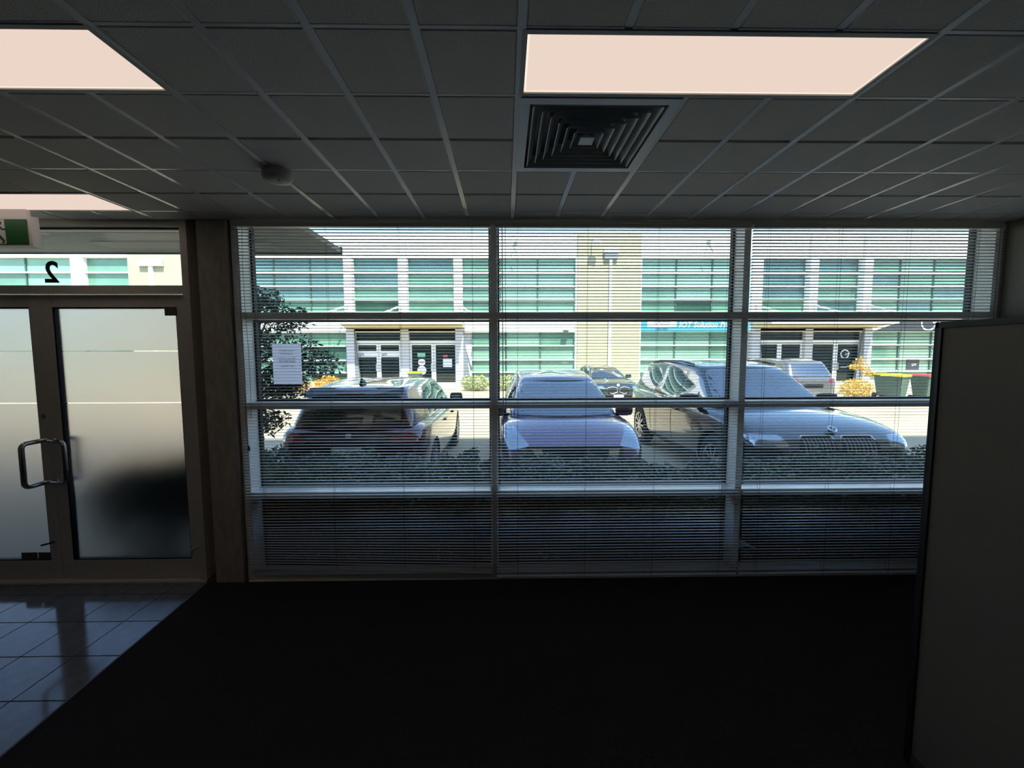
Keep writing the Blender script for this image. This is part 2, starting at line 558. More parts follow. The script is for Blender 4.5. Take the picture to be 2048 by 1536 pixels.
# ------------------------------------------------------------------ entrance doors
bm = bmesh.new()
box(bm, -2.212, -2.165, YW - .004, YW + .14, -.01, ZC + .10)      # right jamb
box(bm, -4.32, -4.275, YW - .004, YW + .14, -.01, ZC + .10)       # left jamb
box(bm, -4.275, -2.212, YW, YW + .14, 2.112, 2.165)                # transom bar
box(bm, -4.275, -2.212, YW + .02, YW + .14, 2.565, ZC + .10)      # head
dframe = struct('trim_3', bm, M['alu_door'])
struct('trim_4', B(-4.32, -2.165, YW - .014, YW + .14, -.03, ZF + .014, .004), M['alu_door'])    # threshold
w4 = struct('window_4')
obj('pane', B(-4.275, -2.212, YW + .06, YW + .066, 2.165, 2.565), M['glass'], w4)
obj('transom_bead', B(-4.275, -2.212, YW + .05, YW + .075, 2.553, 2.5655), M['gasket'], w4)
two = text_obj('number_decal', '2', 0.205, M['black_print'], (-3.152, YW + .058, 2.196), w4, mirror=True, depth=.0012, bold=.004)
two['label'] = 'black mirrored numeral 2'

def make_leaf(n, x0, x1, meet_right):
    """x0..x1 the leaf; the meeting stile is at x1 if meet_right"""
    dr = struct('door_%d' % n)
    y0, y1 = YW + .03, YW + .075
    st = .075
    bm = bmesh.new()
    box(bm, x0, x0 + st, y0, y1, .068, 2.105, .002)
    box(bm, x1 - st, x1, y0, y1, .068, 2.105, .002)
    box(bm, x0 + st, x1 - st, y0, y1, .068, .205, .002)
    box(bm, x0 + st, x1 - st, y0, y1, 2.02, 2.105, .002)
    obj('leaf_frame', bm, M['alu_door'], dr)
    gx0, gx1 = x0 + st, x1 - st
    # black rebate on the hinge/meeting side
    bm = bmesh.new()
    box(bm, gx0, gx0 + .012, y0 + .004, y1 - .004, .205, 2.02)
    box(bm, gx1 - .006, gx1, y0 + .004, y1 - .004, .205, 2.02)
    box(bm, gx0, gx1, y0 + .004, y1 - .004, .205, .213)
    box(bm, gx0, gx1, y0 + .004, y1 - .004, 2.012, 2.02)
    obj('glazing_gasket', bm, M['gasket'], dr)
    ys = (y0 + .016, y0 + .022)
    cuts = [(.21, 1.347), (1.354, 1.714), (1.720, 2.015)]
    for a, b in cuts:
        obj('frosted_film', B(gx0 + .01, gx1 - .004, ys[0], ys[1], a, b), M['frost'], dr)
    for a, b in ((1.347, 1.354), (1.714, 1.720)):
        obj('clear_strip', B(gx0 + .01, gx1 - .004, ys[0], ys[1], a, b), M['glass'], dr)
    # D handles: the inner one of the right leaf is cranked sideways, the others stand off the stile
    hx = (x1 - .038) if meet_right else (x0 + .022)
    def d_handle(p0, u, reach, z0, z1):
        """p0 foot on the stile (x, y), u direction of the standoff in plan"""
        rr = .034
        U = Vector((u[0], u[1], 0)).normalized()
        P = Vector((p0[0], p0[1], 0))
        pts = [P + Vector((0, 0, z0))]
        for k in range(6):
            a = k / 5 * PI / 2
            pts.append(P + U * (reach - rr + rr * math.sin(a)) + Vector((0, 0, z0 + rr - rr * math.cos(a))))
        for k in range(6):
            a = k / 5 * PI / 2
            pts.append(P + U * (reach - rr + rr * math.cos(a)) + Vector((0, 0, z1 - rr + rr * math.sin(a))))
        pts.append(P + Vector((0, 0, z1)))
        return pts
    for side in (-1, 1):
        yb = y0 if side < 0 else y1
        if side < 0 and not meet_right:
            pts = d_handle((hx - .004, yb - .035), (1, -.12), .108, .79, 1.087)
            pts = [(hx - .006, yb, .79)] + pts + [(hx - .006, yb, 1.087)]
        else:
            pts = d_handle((hx, yb), (0, side), .15 if side < 0 else .11, .79, 1.09)
        bm = bmesh.new()
        tube_path(bm, pts, .0155, 12)
        h = smooth(obj('handle', bm, M['chrome'], dr))
        h['label'] = 'brushed steel pull handle'
    return dr
d2 = make_leaf(2, -3.217, -2.218, False)
d1 = make_leaf(1, -4.27, -3.223, True)
# fittings on the doors
obj('closer_block', B(-2.365, -2.288, YW + .022, YW + .031, 1.962, 2.022), M['brown_label'], d2)
bm = tube_path(bmesh.new(), [(-3.262, YW + .03, .345), (-3.275, YW + .0, .345), (-3.318, YW - .005, .335)], .007, 8)
obj('bolt_lever', bm, M['black_metal'], d1)
bm = tube_path(bmesh.new(), [(-2.205, YW - .004, .315), (-2.215, YW - .025, .318), (-2.245, YW - .028, .30), (-2.25, YW - .022, .268), (-2.235, YW - .012, .255)], .009, 8)
h = smooth(obj('door_hook', bm, M['plastic_cream'], dframe))
obj('door_label', B(-3.519, -3.409, YW + .040, YW + .0455, .211, .261), M['brown_label'], d1)
obj('door_label', B(-3.398, -3.300, YW + .040, YW + .0455, .211, .261), M['brown_label'], d1)
lock = lathe([(0.0, .003), (.013, .003), (.015, 0.0)], 16, 'Y')
o = obj('lock_cylinder', lock, M['chrome'], d1); o.location = (-3.26, YW + .026, 1.26)

# ------------------------------------------------------------------ ceiling lights, vent, detector, exit sign
def panel_light(u, v, label):
    x0, y0 = GX0 + u * GP, GY0 + v * GP
    t = thing('ceiling_light', label, 'light', (x0 + .6, y0 + .15, ZC), 0, 'recessed ceiling light panels')
    bm = bmesh.new()
    f, W, D = .016, .5985, .148
    box(bm, -W, W, -D, -D + f, -.002, .012); box(bm, -W, W, D - f, D, -.002, .012)
    box(bm, -W, -W + f, -D + f, D - f, -.002, .012); box(bm, W - f, W, -D + f, D - f, -.002, .012)
    obj('frame', bm, M['light_frame'], t)
    e = .007             # edge-lit panel: the rim is the brightest
    obj('diffuser', B(-W + f + e, W - f - e, -D + f + e, D - f - e, .003, .009), M['diffuser'], t)
    bm = bmesh.new()
    box(bm, -W + f, W - f, -D + f, -D + f + e, .003, .009); box(bm, -W + f, W - f, D - f - e, D - f, .003, .009)
    box(bm, -W + f, -W + f + e, -D + f + e, D - f - e, .003, .009); box(bm, W - f - e, W - f, -D + f + e, D - f - e, .003, .009)
    obj('diffuser_edge', bm, M['diffuser_edge'], t)
    return t
panel_light(0, 0, 'long glowing ceiling panel above the square air vent')
panel_light(-8, 0, 'glowing ceiling panel cut by the left edge, farther from the doors')
panel_light(-12, 4, 'glowing ceiling panel just above the exit sign')

for u_ in (0, -8):       # unseen glowing panels added behind the camera for warm fill light
    xa, ya = GX0 + u_ * GP, GY0 - 9 * GP
    obj('added_fill_panel', B(xa + .02, xa + 1.18, ya + .02, ya + .28, ZC - .004, ZC - .0005), M['diffuser'], rb)
def air_vent(u, v, label, rings=6):
    cx, cy = GX0 + (u + 1) * GP, GY0 + (v + 1) * GP
    t = thing('air_vent', label, 'vent', (cx, cy, ZC))
    def ring(bm, r0, z0, r1, z1, th=.0025):
        """square cone skin from half-size r0 at z0 to r1 at z1"""
        for k in range(4):
            c = [(-1, -1), (1, -1), (1, 1), (-1, 1)]
            a, b = c[k], c[(k + 1) % 4]
            o1 = [(a[0] * r0, a[1] * r0, z0), (b[0] * r0, b[1] * r0, z0), (b[0] * r1, b[1] * r1, z1), (a[0] * r1, a[1] * r1, z1)]
            o2 = [(a[0] * (r0 - th), a[1] * (r0 - th), z0 + th * .6), (b[0] * (r0 - th), b[1] * (r0 - th), z0 + th * .6),
                  (b[0] * (r1 - th), b[1] * (r1 - th), z1 + th * .6), (a[0] * (r1 - th), a[1] * (r1 - th), z1 + th * .6)]
            A = [bm.verts.new(p) for p in o1]; Bv = [bm.verts.new(p) for p in o2]
            bm.faces.new(A); bm.faces.new(Bv[::-1])
            for i in range(4): bm.faces.new((A[i], Bv[i], Bv[(i + 1) % 4], A[(i + 1) % 4]))
        bmesh.ops.recalc_face_normals(bm, faces=bm.faces)
        return bm
    bm = bmesh.new()
    W, f = .292, .036
    box(bm, -W, W, -W, -W + f, -.003, .012); box(bm, -W, W, W - f, W, -.003, .012)
    box(bm, -W, -W + f, -W + f, W - f, -.003, .012); box(bm, W - f, W, -W + f, W - f, -.003, .012)
    obj('frame', bm, M['vent_metal'], t)
    obj('duct_box', B(-W + f, W - f, -W + f, W - f, .048, .052), M['black_metal'], t)
    for k in range(rings):
        r = .244 - k * .0365
        obj('louvre', ring(bmesh.new(), r, -.003, r - .024, .038), M['vent_metal'], t)
    bm = bmesh.new()
    p = [bm.verts.new(c) for c in ((-.03, -.03, -.004), (.03, -.03, -.004), (.03, .03, -.004), (-.03, .03, -.004), (0, 0, .035))]
    bm.faces.new((p[0], p[1], p[2], p[3]))
    for k in range(4): bm.faces.new((p[k], p[(k + 1) % 4], p[4]))
    obj('louvre_centre', bm, M['vent_metal'], t)
    return t
air_vent(0, 1, 'square four-way air vent with nested louvres in the ceiling')

t = thing('smoke_detector', 'round cream smoke detector on the ceiling', 'detector', (-1.135, 2.12, ZC))
smooth(obj('base', lathe([(.05, .0), (.062, -.002), (.064, -.012), (.06, -.014)], 32), M['plastic_cream'], t))
smooth(obj('cover', lathe([(.058, -.014), (.07, -.018), (.071, -.036), (.064, -.048), (.03, -.053), (.001, -.053)], 32), M['plastic_cream'], t))
obj('sensor_dot', lathe([(.006, -.053), (.006, -.056), (.001, -.057)], 12), M['black_metal'], t).location = (.02, -.02, .0005)

# exit sign on the ceiling in front of the doors (only its right end is in view)
t = thing('exit_sign', 'green and white running man exit sign below the ceiling', 'sign', (-3.205, 2.69, ZC - .036))
W = .24
bm = bmesh.new()
a = [bm.verts.new(p) for p in [(-W + .012, -.018, -.012), (W - .012, -.018, -.012), (W, -.022, -.196), (-W, -.022, -.196)]]
b = [bm.verts.new(p) for p in [(-W + .01, .022, -.004), (W - .004, .022, -.004), (W + .004, .022, -.2), (-W - .004, .022, -.2)]]
bm.faces.new(a); bm.faces.new(b[::-1])
for i in range(4): bm.faces.new((a[i], b[i], b[(i + 1) % 4], a[(i + 1) % 4]))
bmesh.ops.recalc_face_normals(bm, faces=bm.faces)
obj('housing', bm, M['plastic_white'], t)
obj('mounting_box', B(-.2, .2, -.014, .016, -.011, .0355, .002), M['plastic_white'], t)
fy = -.0245
obj('face_plate', prism(bmesh.new(), [(-.208, -.03), (.208, -.03), (.215, -.184), (-.215, -.184)], fy, fy + .004), M['exit_green'], t)
obj('pictogram_panel', prism(bmesh.new(), [(-.074, -.0325), (.074, -.0325), (.078, -.1815), (-.078, -.1815)], fy - .0012, fy + .001), M['exit_white'], t)
bm = lathe([(.001, 0), (.0115, 0), (.0115, .0015), (.001, .0015)], 20, 'Y')
hd = obj('running_man_head', bm, M['exit_green'], t); hd.location = (.046, fy - .0026, -.053)
bm = bmesh.new()
def limb(x0, z0, x1, z1, w0, w1):
    dx, dz = x1 - x0, z1 - z0
    L = math.hypot(dx, dz); nx, nz = -dz / L, dx / L
    prism(bm, [(x0 + nx * w0, z0 + nz * w0), (x1 + nx * w1, z1 + nz * w1), (x1 - nx * w1, z1 - nz * w1), (x0 - nx * w0, z0 - nz * w0)], fy - .0026, fy - .0012)
limb(.036, -.069, .012, -.117, .015, .013)
limb(.042, -.073, .057, -.091, .006, .005); limb(.057, -.091, .078, -.092, .005, .004)
limb(.028, -.070, -.004, -.078, .006, .005); limb(-.004, -.078, -.014, -.10, .005, .004)
limb(.02, -.112, .044, -.139, .010, .008); limb(.044, -.139, .068, -.166, .008, .006)
limb(.012, -.112, .0, -.148, .010, .008); limb(.0, -.148, -.036, -.160, .008, .005)
limb(.054, -.175, .070, -.168, .004, .003)
obj('running_man', bm, M['exit_green'], t)

# small cleat on the pier
t = thing('cord_cleat', 'small pale plastic cleat on the dark pier by the window', 'cleat', (-1.99, YW - .012, 1.682))
obj('plate', B(-.009, .009, -.005, .0, -.028, .028, .002), M['plastic_cream'], t)
obj('hook', B(-.005, .005, -.012, -.004, -.012, .012, .002), M['plastic_white'], t)

# ------------------------------------------------------------------ venetian blinds
PITCH = .0213
def slat_mesh(w):
    bm = bmesh.new()
    n = 4
    rows = []
    for i in range(n + 1):
        s = i / n * 2 - 1
        y = s * .0125
        z = .0022 * (1 - s * s)
        rows.append((bm.verts.new((-w / 2, y, z)), bm.verts.new((w / 2, y, z))))
    for a, b in zip(rows, rows[1:]):
        bm.faces.new((a[0], a[1], b[1], b[0]))
    me = bpy.data.meshes.new('slat')
    bm.to_mesh(me); bm.free()
    for p in me.polygons: p.use_smooth = True
    me.materials.append(M['slat'])
    return me
def make_blind(label, x0, x1, ladders, tilt_deg, droop, zbot):
    yb = 2.838
    w = x1 - x0
    t = thing('venetian_blind', label, 'blind', ((x0 + x1) / 2, yb, 2.572), 0, 'white venetian blinds over the three window bays')
    obj('headrail', B(-w / 2, w / 2, -.014, .022, -.026, .0, .002), M['slat'], t)
    me = slat_mesh(w)
    z = -.042
    k = 0
    bottom = zbot - 2.572
    nsl = int((-.042 - bottom) / PITCH)
    for k in range(nsl):
        z = -.042 - k * PITCH
        o = obj('slat', me, None, t)
        # slats close to a crooked bottom rail are lifted at one end
        fr = max(0.0, 1 - (z - bottom) / .35) if droop else 0
        a = droop * fr / w
        extra = 0
        if droop and fr > 0:
            lift = droop * fr * .5
            z = z + lift * .9
        o.location = (random.uniform(-.002, .002), 0, z + random.uniform(-.0005, .0005))
        o.rotation_euler = (math.radians(tilt_deg + random.uniform(-1.2, 1.2)), a, 0)
    br = obj('bottom_rail', B(-w / 2, w / 2, -.0125, .0125, -.006, .006, .002), M['slat'], t)
    br.location = (0, 0, bottom + (droop * .5 if droop else 0))
    br.rotation_euler = (0, droop / w, 0)
    for lx in ladders:
        bm = bmesh.new()
        x = lx - (x0 + x1) / 2
        zl = bottom + (droop * (1 - (lx - x0) / w) if droop else 0)
        for yy in (-.0135, .0135):
            box(bm, x - .0007, x + .0007, yy - .0006, yy + .0006, zl, -.02)
        obj('ladder_cord', bm, M['cord'], t)
    return t
b1 = make_blind('left venetian blind with a crooked bottom rail, nearest the doors', -1.832, -.098, [-1.70, -1.212, -.722, -.225], -5, .052, .118)
b2 = make_blind('middle venetian blind hanging in front of the purple hatchback', -.067, 1.677, [.084, .565, 1.055, 1.54], -5, 0, .085)
b3 = make_blind('right venetian blind, partly hidden by the beige partition', 1.70, 3.452, [1.815, 2.312, 2.79, 3.27], -10.5, 0, .085)
def cordobj(parent, pts, r, name, m):
    off = parent.location
    bm = bmesh.new()
    tube_path(bm, [(p[0] - off.x, p[1] - off.y, p[2] - off.z) for p in pts], r, 6)
    return obj(name, bm, m, parent)
zz = [2.55 - i * .1 for i in range(16)]
cordobj(b1, [(-1.79 + .004 * math.sin(z * 9), 2.818, z) for z in zz] + [(-1.785, 2.818, 1.06)], .0017, 'pull_cord', M['cord'])
o = cordobj(b1, [(-1.785, 2.818, 1.06), (-1.785, 2.818, 1.05), (-1.785, 2.818, 1.025)], [.002, .007, .010], 'tassel', M['cord'])
cordobj(b1, [(-1.758 + .006 * math.sin(z * 5), 2.817, z) for z in zz[:14]], .0014, 'pull_cord', M['cord'])
cordobj(b2, [(.001, 2.818, 2.55), (.001, 2.818, 1.09)], .0018, 'pull_cord', M['cord'])
o = cordobj(b2, [(-.021, 2.816, 2.55), (-.017, 2.816, 1.07)], .0032, 'tilt_wand', M['wand'])
o['label'] = 'clear tilt wand'
cordobj(b3, [(3.405, 2.818, 2.55), (3.405, 2.818, 1.9)], .0014, 'pull_cord', M['cord'])

# ------------------------------------------------------------------ notice on the glass
t = thing('paper_notice', 'white printed notice stuck to the left window, reading from outside', 'notice', (-1.607, YW + .155, 1.619))
obj('sheet', B(-.105, .105, .0, .0006, -.1485, .1485), M['paper'], t)
def notice_line(body, z, size):
    text_obj('lettering', body, size, M['print_grey'], (0, -.0008, z), t, mirror=True, depth=.0003)
for body, z, s in (('If our door is', .094, .0205), ('unattended', .072, .0205), ('Please Call on', .036, .0215), ('0400 000 000', .014, .0215), ('For Access', -.02, .0215)):
    notice_line(body, z, s)

# ------------------------------------------------------------------ office partition on the right
t = thing('office_partition', 'beige fabric office partition with dark rails on the right', 'partition', (1.60, .45, ZF))
PH, PL = 1.806 - ZF, 1.05
obj('fabric_panel', B(0, .045, -2.2, PL - .0245, .06, PH - .022, .003), M['fabric'], t)
obj('top_rail', B(-.004, .05, -2.2, PL, PH - .022, PH, .002), M['rail'], t)
obj('end_post', B(-.004, .05, PL - .012, PL + .002, .02, PH, .001), M['gasket'], t)
obj('end_trim', B(-.006, .052, PL - .024, PL - .0125, .02, PH - .022), M['black_metal'], t)
obj('base_rail', B(-.004, .05, -2.2, PL, .02, .06, .002), M['rail'], t)
for yy in (-1.9, .9): obj('foot', B(-.02, .065, yy - .03, yy + .03, 0, .021, .004), M['black_metal'], t)

# ================================================================== OUTSIDE
def gz(y): return -.13 - max(0, (y - 4)) * .0075
# ground of the car park
bm = bmesh.new()
rows = []
for y in (2.9, 4.0, 24.0, 26.0):
    rows.append([bm.verts.new((x, y, gz(y) if y < 24.5 else gz(24))) for x in (-60, 60)])
for a, b in zip(rows, rows[1:]): bm.faces.new((a[0], a[1], b[1], b[0]))
ground = struct('ground', bm, M['concrete_ground'])
# garden bed with kerb
bm = bmesh.new()
box(bm, -2.9, 14, 3.05, 4.12, -.4, -.22)
struct('garden_bed', bm, M['soil'])
kb = struct('kerb', B(-2.9, 14, 4.12, 4.24, -.4, -.05, .008), M['kerb'])
# own building above and beside the room
bm = bmesh.new()
box(bm, -40, 40, -14, YW + .17, ZC + .11, 2.95)
box(bm, -40, 40, -14, 4.02, 2.95, 6.9)          # the upper storey juts out over the garden bed
struct('wall_outside_upper', bm, M['ext_wall'])
bm = bmesh.new()
box(bm, -40, XL - .13, -14, YW + .16, -.3, ZC + .11)
struct('wall_outside_left', bm, M['ext_wall'])
bm = bmesh.new()
box(bm, XR + .13, 40, -14, YW + .16, -.3, ZC + .11)
struct('wall_outside_right', bm, M['ext_wall'])
# entrance canopy over the doors
t = thing('entrance_canopy', 'grey concrete canopy slab outside above the glass doors', 'canopy', (-3.6, 3.5, 2.66))
obj('slab', B(-2.4, 2.02, -.45, .53, .0, .045), M['canopy'], t)
obj('soffit_panel', B(.05, 1.55, .12, .34, -.006, .0), M['canopy_light'], t)
obj('drip_edge', B(-2.4, 2.03, .53, .545, -.012, .06), M['grey_shade'], t)

# ------------------------------------------------------------------ opposite building
YF = 22.5
bldg = thing('office_building', 'two-storey white building with green glass across the car park', 'building', (0, YF, -.26))
Zo = .26
def bp(name, x0, x1, z0, z1, y0, y1, m, parent=None, bev=0):
    """box in world x/z, y relative to the facade plane"""
    return obj(name, B(x0, x1, y0, y1, z0 + Zo, z1 + Zo, bev), m, parent or bldg)
bp('wall', -45, 45, -.26, 8.0, .35, 3.0, M['white_wall'])
# parapet and mid fascia between the pillars
PIL = [(-19.9, -16.55), (3.9, 7.3), (27.7, 31.1)]
for i, (a, b) in enumerate([(-45, -19.9), (-16.55, 3.9), (7.3, 27.7), (31.1, 45)]):
    bp('parapet', a, b, 6.83, 8.1, -.12, .36, M['white_wall'])
    bp('fascia', a, b, 2.85, 3.55, -.10, .36, M['white_wall'])
    bp('plinth', a, b, -.26, .10, -.05, .36, M['kerb'])
for a, b in PIL:
    p = bp('pillar', a, b, -.26, 8.12, -.30, .36, M['cream_wall'])
    for x in (a - .03, b + .03):
        bp('pillar_trim', x - .06, x + .06, -.26, 6.83, -.2, .34, M['white_frame'])
bp('downpipe', 5.57, 5.72, 0, 6.9, -.42, -.31, M['white_frame'])
rh = bp('rain_head', 5.28, 6.0, 6.72, 6.98, -.50, -.31, M['grey_shade'])
obj('rain_head_lid', B(5.25, 6.03, -.52, -.31, 6.98 + Zo, 7.22 + Zo), M['steel_pale'], rh)
dp2 = bp('downpipe', -18.75, -18.55, 0, 6.5, -.42, -.31, M['white_frame'])
bp('rain_head', -19.25, -18.0, 6.3, 6.62, -.50, -.31, M['steel_pale'])
UP = [6.83, 6.06, 5.31, 4.61, 3.93, 3.55]
LOW = [2.85, 2.10, 1.34, .66, .10]
def glazing(x0, x1, zs, nx, pick):
    w = bp('window', x0, x1, zs[-1], zs[0], .28, .34, M['dark_mull'])
    bm = bmesh.new()
    for z in zs[1:-1]:
        box(bm, x0, x1, -.02, .30, z - .035 + Zo, z + .035 + Zo)
    box(bm, x0, x1, -.02, .30, zs[-1] + Zo, zs[-1] + .06 + Zo)
    obj('window_bar', bm, M['white_frame'], w)
    pw = (x1 - x0) / nx
    bm = bmesh.new()
    for i in range(1, nx):
        box(bm, x0 + i * pw - .035, x0 + i * pw + .035, .10, .29, zs[-1] + Zo, zs[0] + Zo)
    if nx > 1: obj('window_mullion', bm, M['dark_mull'], w)
    else: bm.free()
    for i in range(nx):
        for k, (zt, zb) in enumerate(zip(zs, zs[1:])):
            a = x0 + i * pw + (.035 if i else 0); b = x0 + (i + 1) * pw - (.035 if i < nx - 1 else 0)
            obj('pane', B(a, b, .16, .19, zb + .035 + Zo, zt - (.035 if k else 0) + Zo), M['pane'][pick(i, k)], w)
rp = lambda *w: (lambda i, k: random.choice(w))
# upper storey
glazing(-45, -22.9, UP, 8, rp(0, 0, 1))
glazing(-22.45, -20.0, UP, 1, rp(1, 1, 3))
glazing(-16.45, -8.62, UP, 4, rp(2, 2, 1, 2))
glazing(-8.2, -5.73, UP, 1, lambda i, k: [2, 2, 1, 3, 3][k])
glazing(-5.27, -2.77, UP, 1, lambda i, k: [2, 1, 1, 1, 0][k])
glazing(-2.3, 3.8, UP, 3, lambda i, k: (1 if i == 0 else 0) if k < 3 else [1, 0, 0][i])
glazing(7.4, 13.38, UP, 3, lambda i, k: [0, 0, 1, 1, 1][k] if i != 1 else [0, 0, 0, 3, 0][k])
glazing(13.96, 16.56, UP, 1, lambda i, k: [2, 2, 2, 1, 1][k])
glazing(17.0, 19.53, UP, 1, rp(2, 1))
glazing(19.98, 27.6, UP, 4, rp(1, 1, 0, 2))
# lower storey
glazing(-45, -20.0, LOW, 9, rp(0, 1))
glazing(-16.45, -8.75, LOW, 4, rp(1, 3, 1))
glazing(-1.85, 3.8, LOW, 3, rp(0, 0, 0, 1))
glazing(7.4, 13.38, LOW, 3, lambda i, k: 0 if i < 2 else 1)
glazing(20.2, 27.6, LOW, 4, rp(0, 0, 1))
# posts
for a, b in [(-22.9, -22.45), (-8.62, -8.2), (-5.73, -5.27), (-2.77, -2.31), (13.38, 13.96), (16.56, 17.0), (19.53, 19.98)]:
    bp('post', a, b, 3.55, 8.1 if a > -20 else 6.83, -.28, .3, M['white_frame'])
# bent struts at the feet of the posts above the canopies
for x, s in ((-8.4, -1), (-5.5, -1), (-2.5, 1), (13.6, 1), (16.8, 1), (19.75, 1)):
    bm = tube_path(bmesh.new(), [(x, -.3, 4.3 + Zo), (x + s * 1.0, -1.6, 3.6 + Zo)], .05, 8)
    obj('canopy_strut', bm, M['white_frame'], bldg)
# entrances with canopy, fins and doors
def entrance(x0, x1, mids, flip):
    # canopy slab sloping a little upwards to the front
    bm = bmesh.new()
    zi, zo_ = 3.02 + Zo, 3.22 + Zo
    pts = [(x0 - .1, .1, zi), (x1 + .1, .1, zi), (x1 - .0, -1.6, zo_), (x0 + .2, -1.6, zo_)]
    lo = [bm.verts.new(p) for p in pts]; hi = [bm.verts.new((p[0], p[1], p[2] + .32)) for p in pts]
    bm.faces.new(lo); bm.faces.new(hi[::-1])
    for i in range(4): bm.faces.new((lo[i], hi[i], hi[(i + 1) % 4], lo[(i + 1) % 4]))
    bmesh.ops.recalc_face_normals(bm, faces=bm.faces)
    c = obj('canopy', bm, M['cream_soffit'], bldg)
    obj('canopy_edge', B(x0 + .1, x1 + .05, -1.68, -1.6, zo_ - .03, zo_ + .36), M['white_frame'], c)
    bp('door_head', x0, x1, 2.9, 3.04, -.1, .3, M['cream_soffit'])
    # side posts with a fin that grows wider towards the foot
    for xs, s, gx in ((x0, 1, 1), (x1 - .42, -1 if flip else 1, 0)):
        p_ = bp('post', xs, xs + .42, -.26, 3.03, -.25, .3, M['grey_post'])
        xe = xs + .42 if s > 0 else xs
        bm = prism(bmesh.new(), [(xe, 0), (xe + s * (.30 if gx else .42), 0), (xe, 3.0 + Zo)], -.2, -.05)
        obj('side_fin', bm, M['grey_shade'], p_)
    m0, m1 = mids
    bp('post', m0, m1, -.26, 3.0, -.12, .3, M['grey_post'])
    for a, b in ((x0 + .4, m0), (m1, x1 - .35)):
        bp('fanlight', a, b, 2.40, 2.9, .12, .16, M['door_pane'])
        fr = bp('door_frame', a, b, 2.27, 2.40, .02, .2, M['white_frame'])
        mid = (a + b) / 2
        for l, r in ((a, mid), (mid, b)):
            d_ = bp('entrance_door', l + .02, r - .02, -.2, 2.25, .10, .15, M['door_pane'])
            bm = bmesh.new()
            box(bm, l + .01, l + .12, .05, .16, -.2 + Zo, 2.26 + Zo); box(bm, r - .12, r - .01, .05, .16, -.2 + Zo, 2.26 + Zo)
            box(bm, l + .12, r - .12, .05, .16, 2.16 + Zo, 2.26 + Zo); box(bm, l + .12, r - .12, .05, .16, -.2 + Zo, -.05 + Zo)
            obj('door_stile', bm, M['white_frame'], d_)
            hx = r - .12 if l == a else l + .12
            hb = tube_path(bmesh.new(), [(hx, .05, .75 + Zo), (hx, -.03, .78 + Zo), (hx, -.03, 1.12 + Zo), (hx, .05, 1.15 + Zo)], .022, 8)
            obj('door_handle', hb, M['steel_pale'], d_)
entrance(-8.6, -2.3, (-5.73, -5.27), False)
entrance(13.55, 20.2, (16.56, 17.0), True)
# white lettered bands on the left pair of doors
for x in (-7.6, -6.35):
    s = bp('door_band', x - .52, x + .52, 1.5, 1.84, .03, .05, M['white_frame'])
    text_obj('lettering', 'un', .30, M['black_print'], (x - .3, .025, 1.58 + Zo), s, depth=.003)
# stickers on the right pair of doors
st = bp('door_sticker', -4.85, -4.42, 1.50, 1.75, .06, .08, M['poster_green'])
for zc_, m_, nm in ((1.22, M['poster_red'], 'door_sticker'), (.78, M['white_print'], 'door_sticker')):
    o = obj(nm, lathe([(.001, 0), (.20 if m_ is M['poster_red'] else .25, 0), (.20 if m_ is M['poster_red'] else .25, .02), (.001, .02)], 24, 'Y'), M['white_print'], bldg)
    o.location = (-4.62, .05, zc_ + Zo)
    if m_ is M['poster_red']:
        text_obj('lettering', 'NO', .17, M['poster_red'], (0, -.004, -.055), o, depth=.003)
bp('door_poster', -3.45, -2.95, .95, 1.42, .05, .07, M['white_frame'])
bp('door_poster', -3.45, -3.2, 1.5, 1.62, .05, .07, M['poster_red'])
text_obj('lettering', '10', .26, M['black_print'], (-6.95, .10, 2.50 + Zo), bldg, depth=.004)
# logos on the right entrance
lg = obj('logo_ring', lathe([(.20, 0), (.25, 0), (.25, .01), (.20, .01)], 28, 'Y', True), M['white_print'], bldg); lg.location = (18.95, .03, 1.62 + Zo)
text_obj('lettering', 'uv', .28, M['white_print'], (19.05, .02, 1.53 + Zo), bldg, depth=.003, shear=.3)
bp('door_poster', 18.75, 19.1, .86, .92, .03, .05, M['white_print'])
ls = bp('logo_sticker', 22.6, 23.3, .72, 1.30, .12, .15, M['dark_sign'])
text_obj('lettering', 'uv', .30, M['white_print'], (22.98, .11, .95 + Zo), ls, depth=.003, shear=.3)
# flood lamp and small cameras
fl = thing('flood_light', 'white floodlight on a bracket high on the cream pillar', 'light', (4.7, YF - .30, 7.45))
obj('bracket', tube_path(bmesh.new(), [(-.05, 0, .3), (-.05, -.3, .28), (.02, -.5, .12)], .03, 8), M['steel_pale'], fl)
o = obj('lamp_head', B(-.2, .2, -.12, .12, -.16, .16, .03), M['white_frame'], fl); o.location = (.05, -.55, -.02); o.rotation_euler = (math.radians(50), .3, 0)
sc_ = thing('security_camera', 'small dome camera under the white fascia beside the pillar', 'camera', (3.3, YF - .1, 2.95))
obj('dome', lathe([(.13, 0), (.14, -.05), (.09, -.13), (.001, -.15)], 16), M['grey_shade'], sc_).location = (0, -.15, 0)
obj('mount', B(-.16, .16, -.3, 0, 0, .05), M['white_frame'], sc_)
for x, z, lab_ in ((.55, 7.35, 'thin bent bracket on the white parapet left of the pillar'), (11.0, 7.4, 'thin bent bracket on the white parapet right of the pillar')):
    b_ = thing('wall_bracket', lab_, 'bracket', (x, YF - .12, z))
    obj('arm', tube_path(bmesh.new(), [(0, 0, .25), (-.15, -.35, .05), (.05, -.4, -.35)], .03, 8), M['grey_shade'], b_)
    obj('base_plate', B(-.1, .1, -.03, .0, .15, .35), M['grey_shade'], b_)

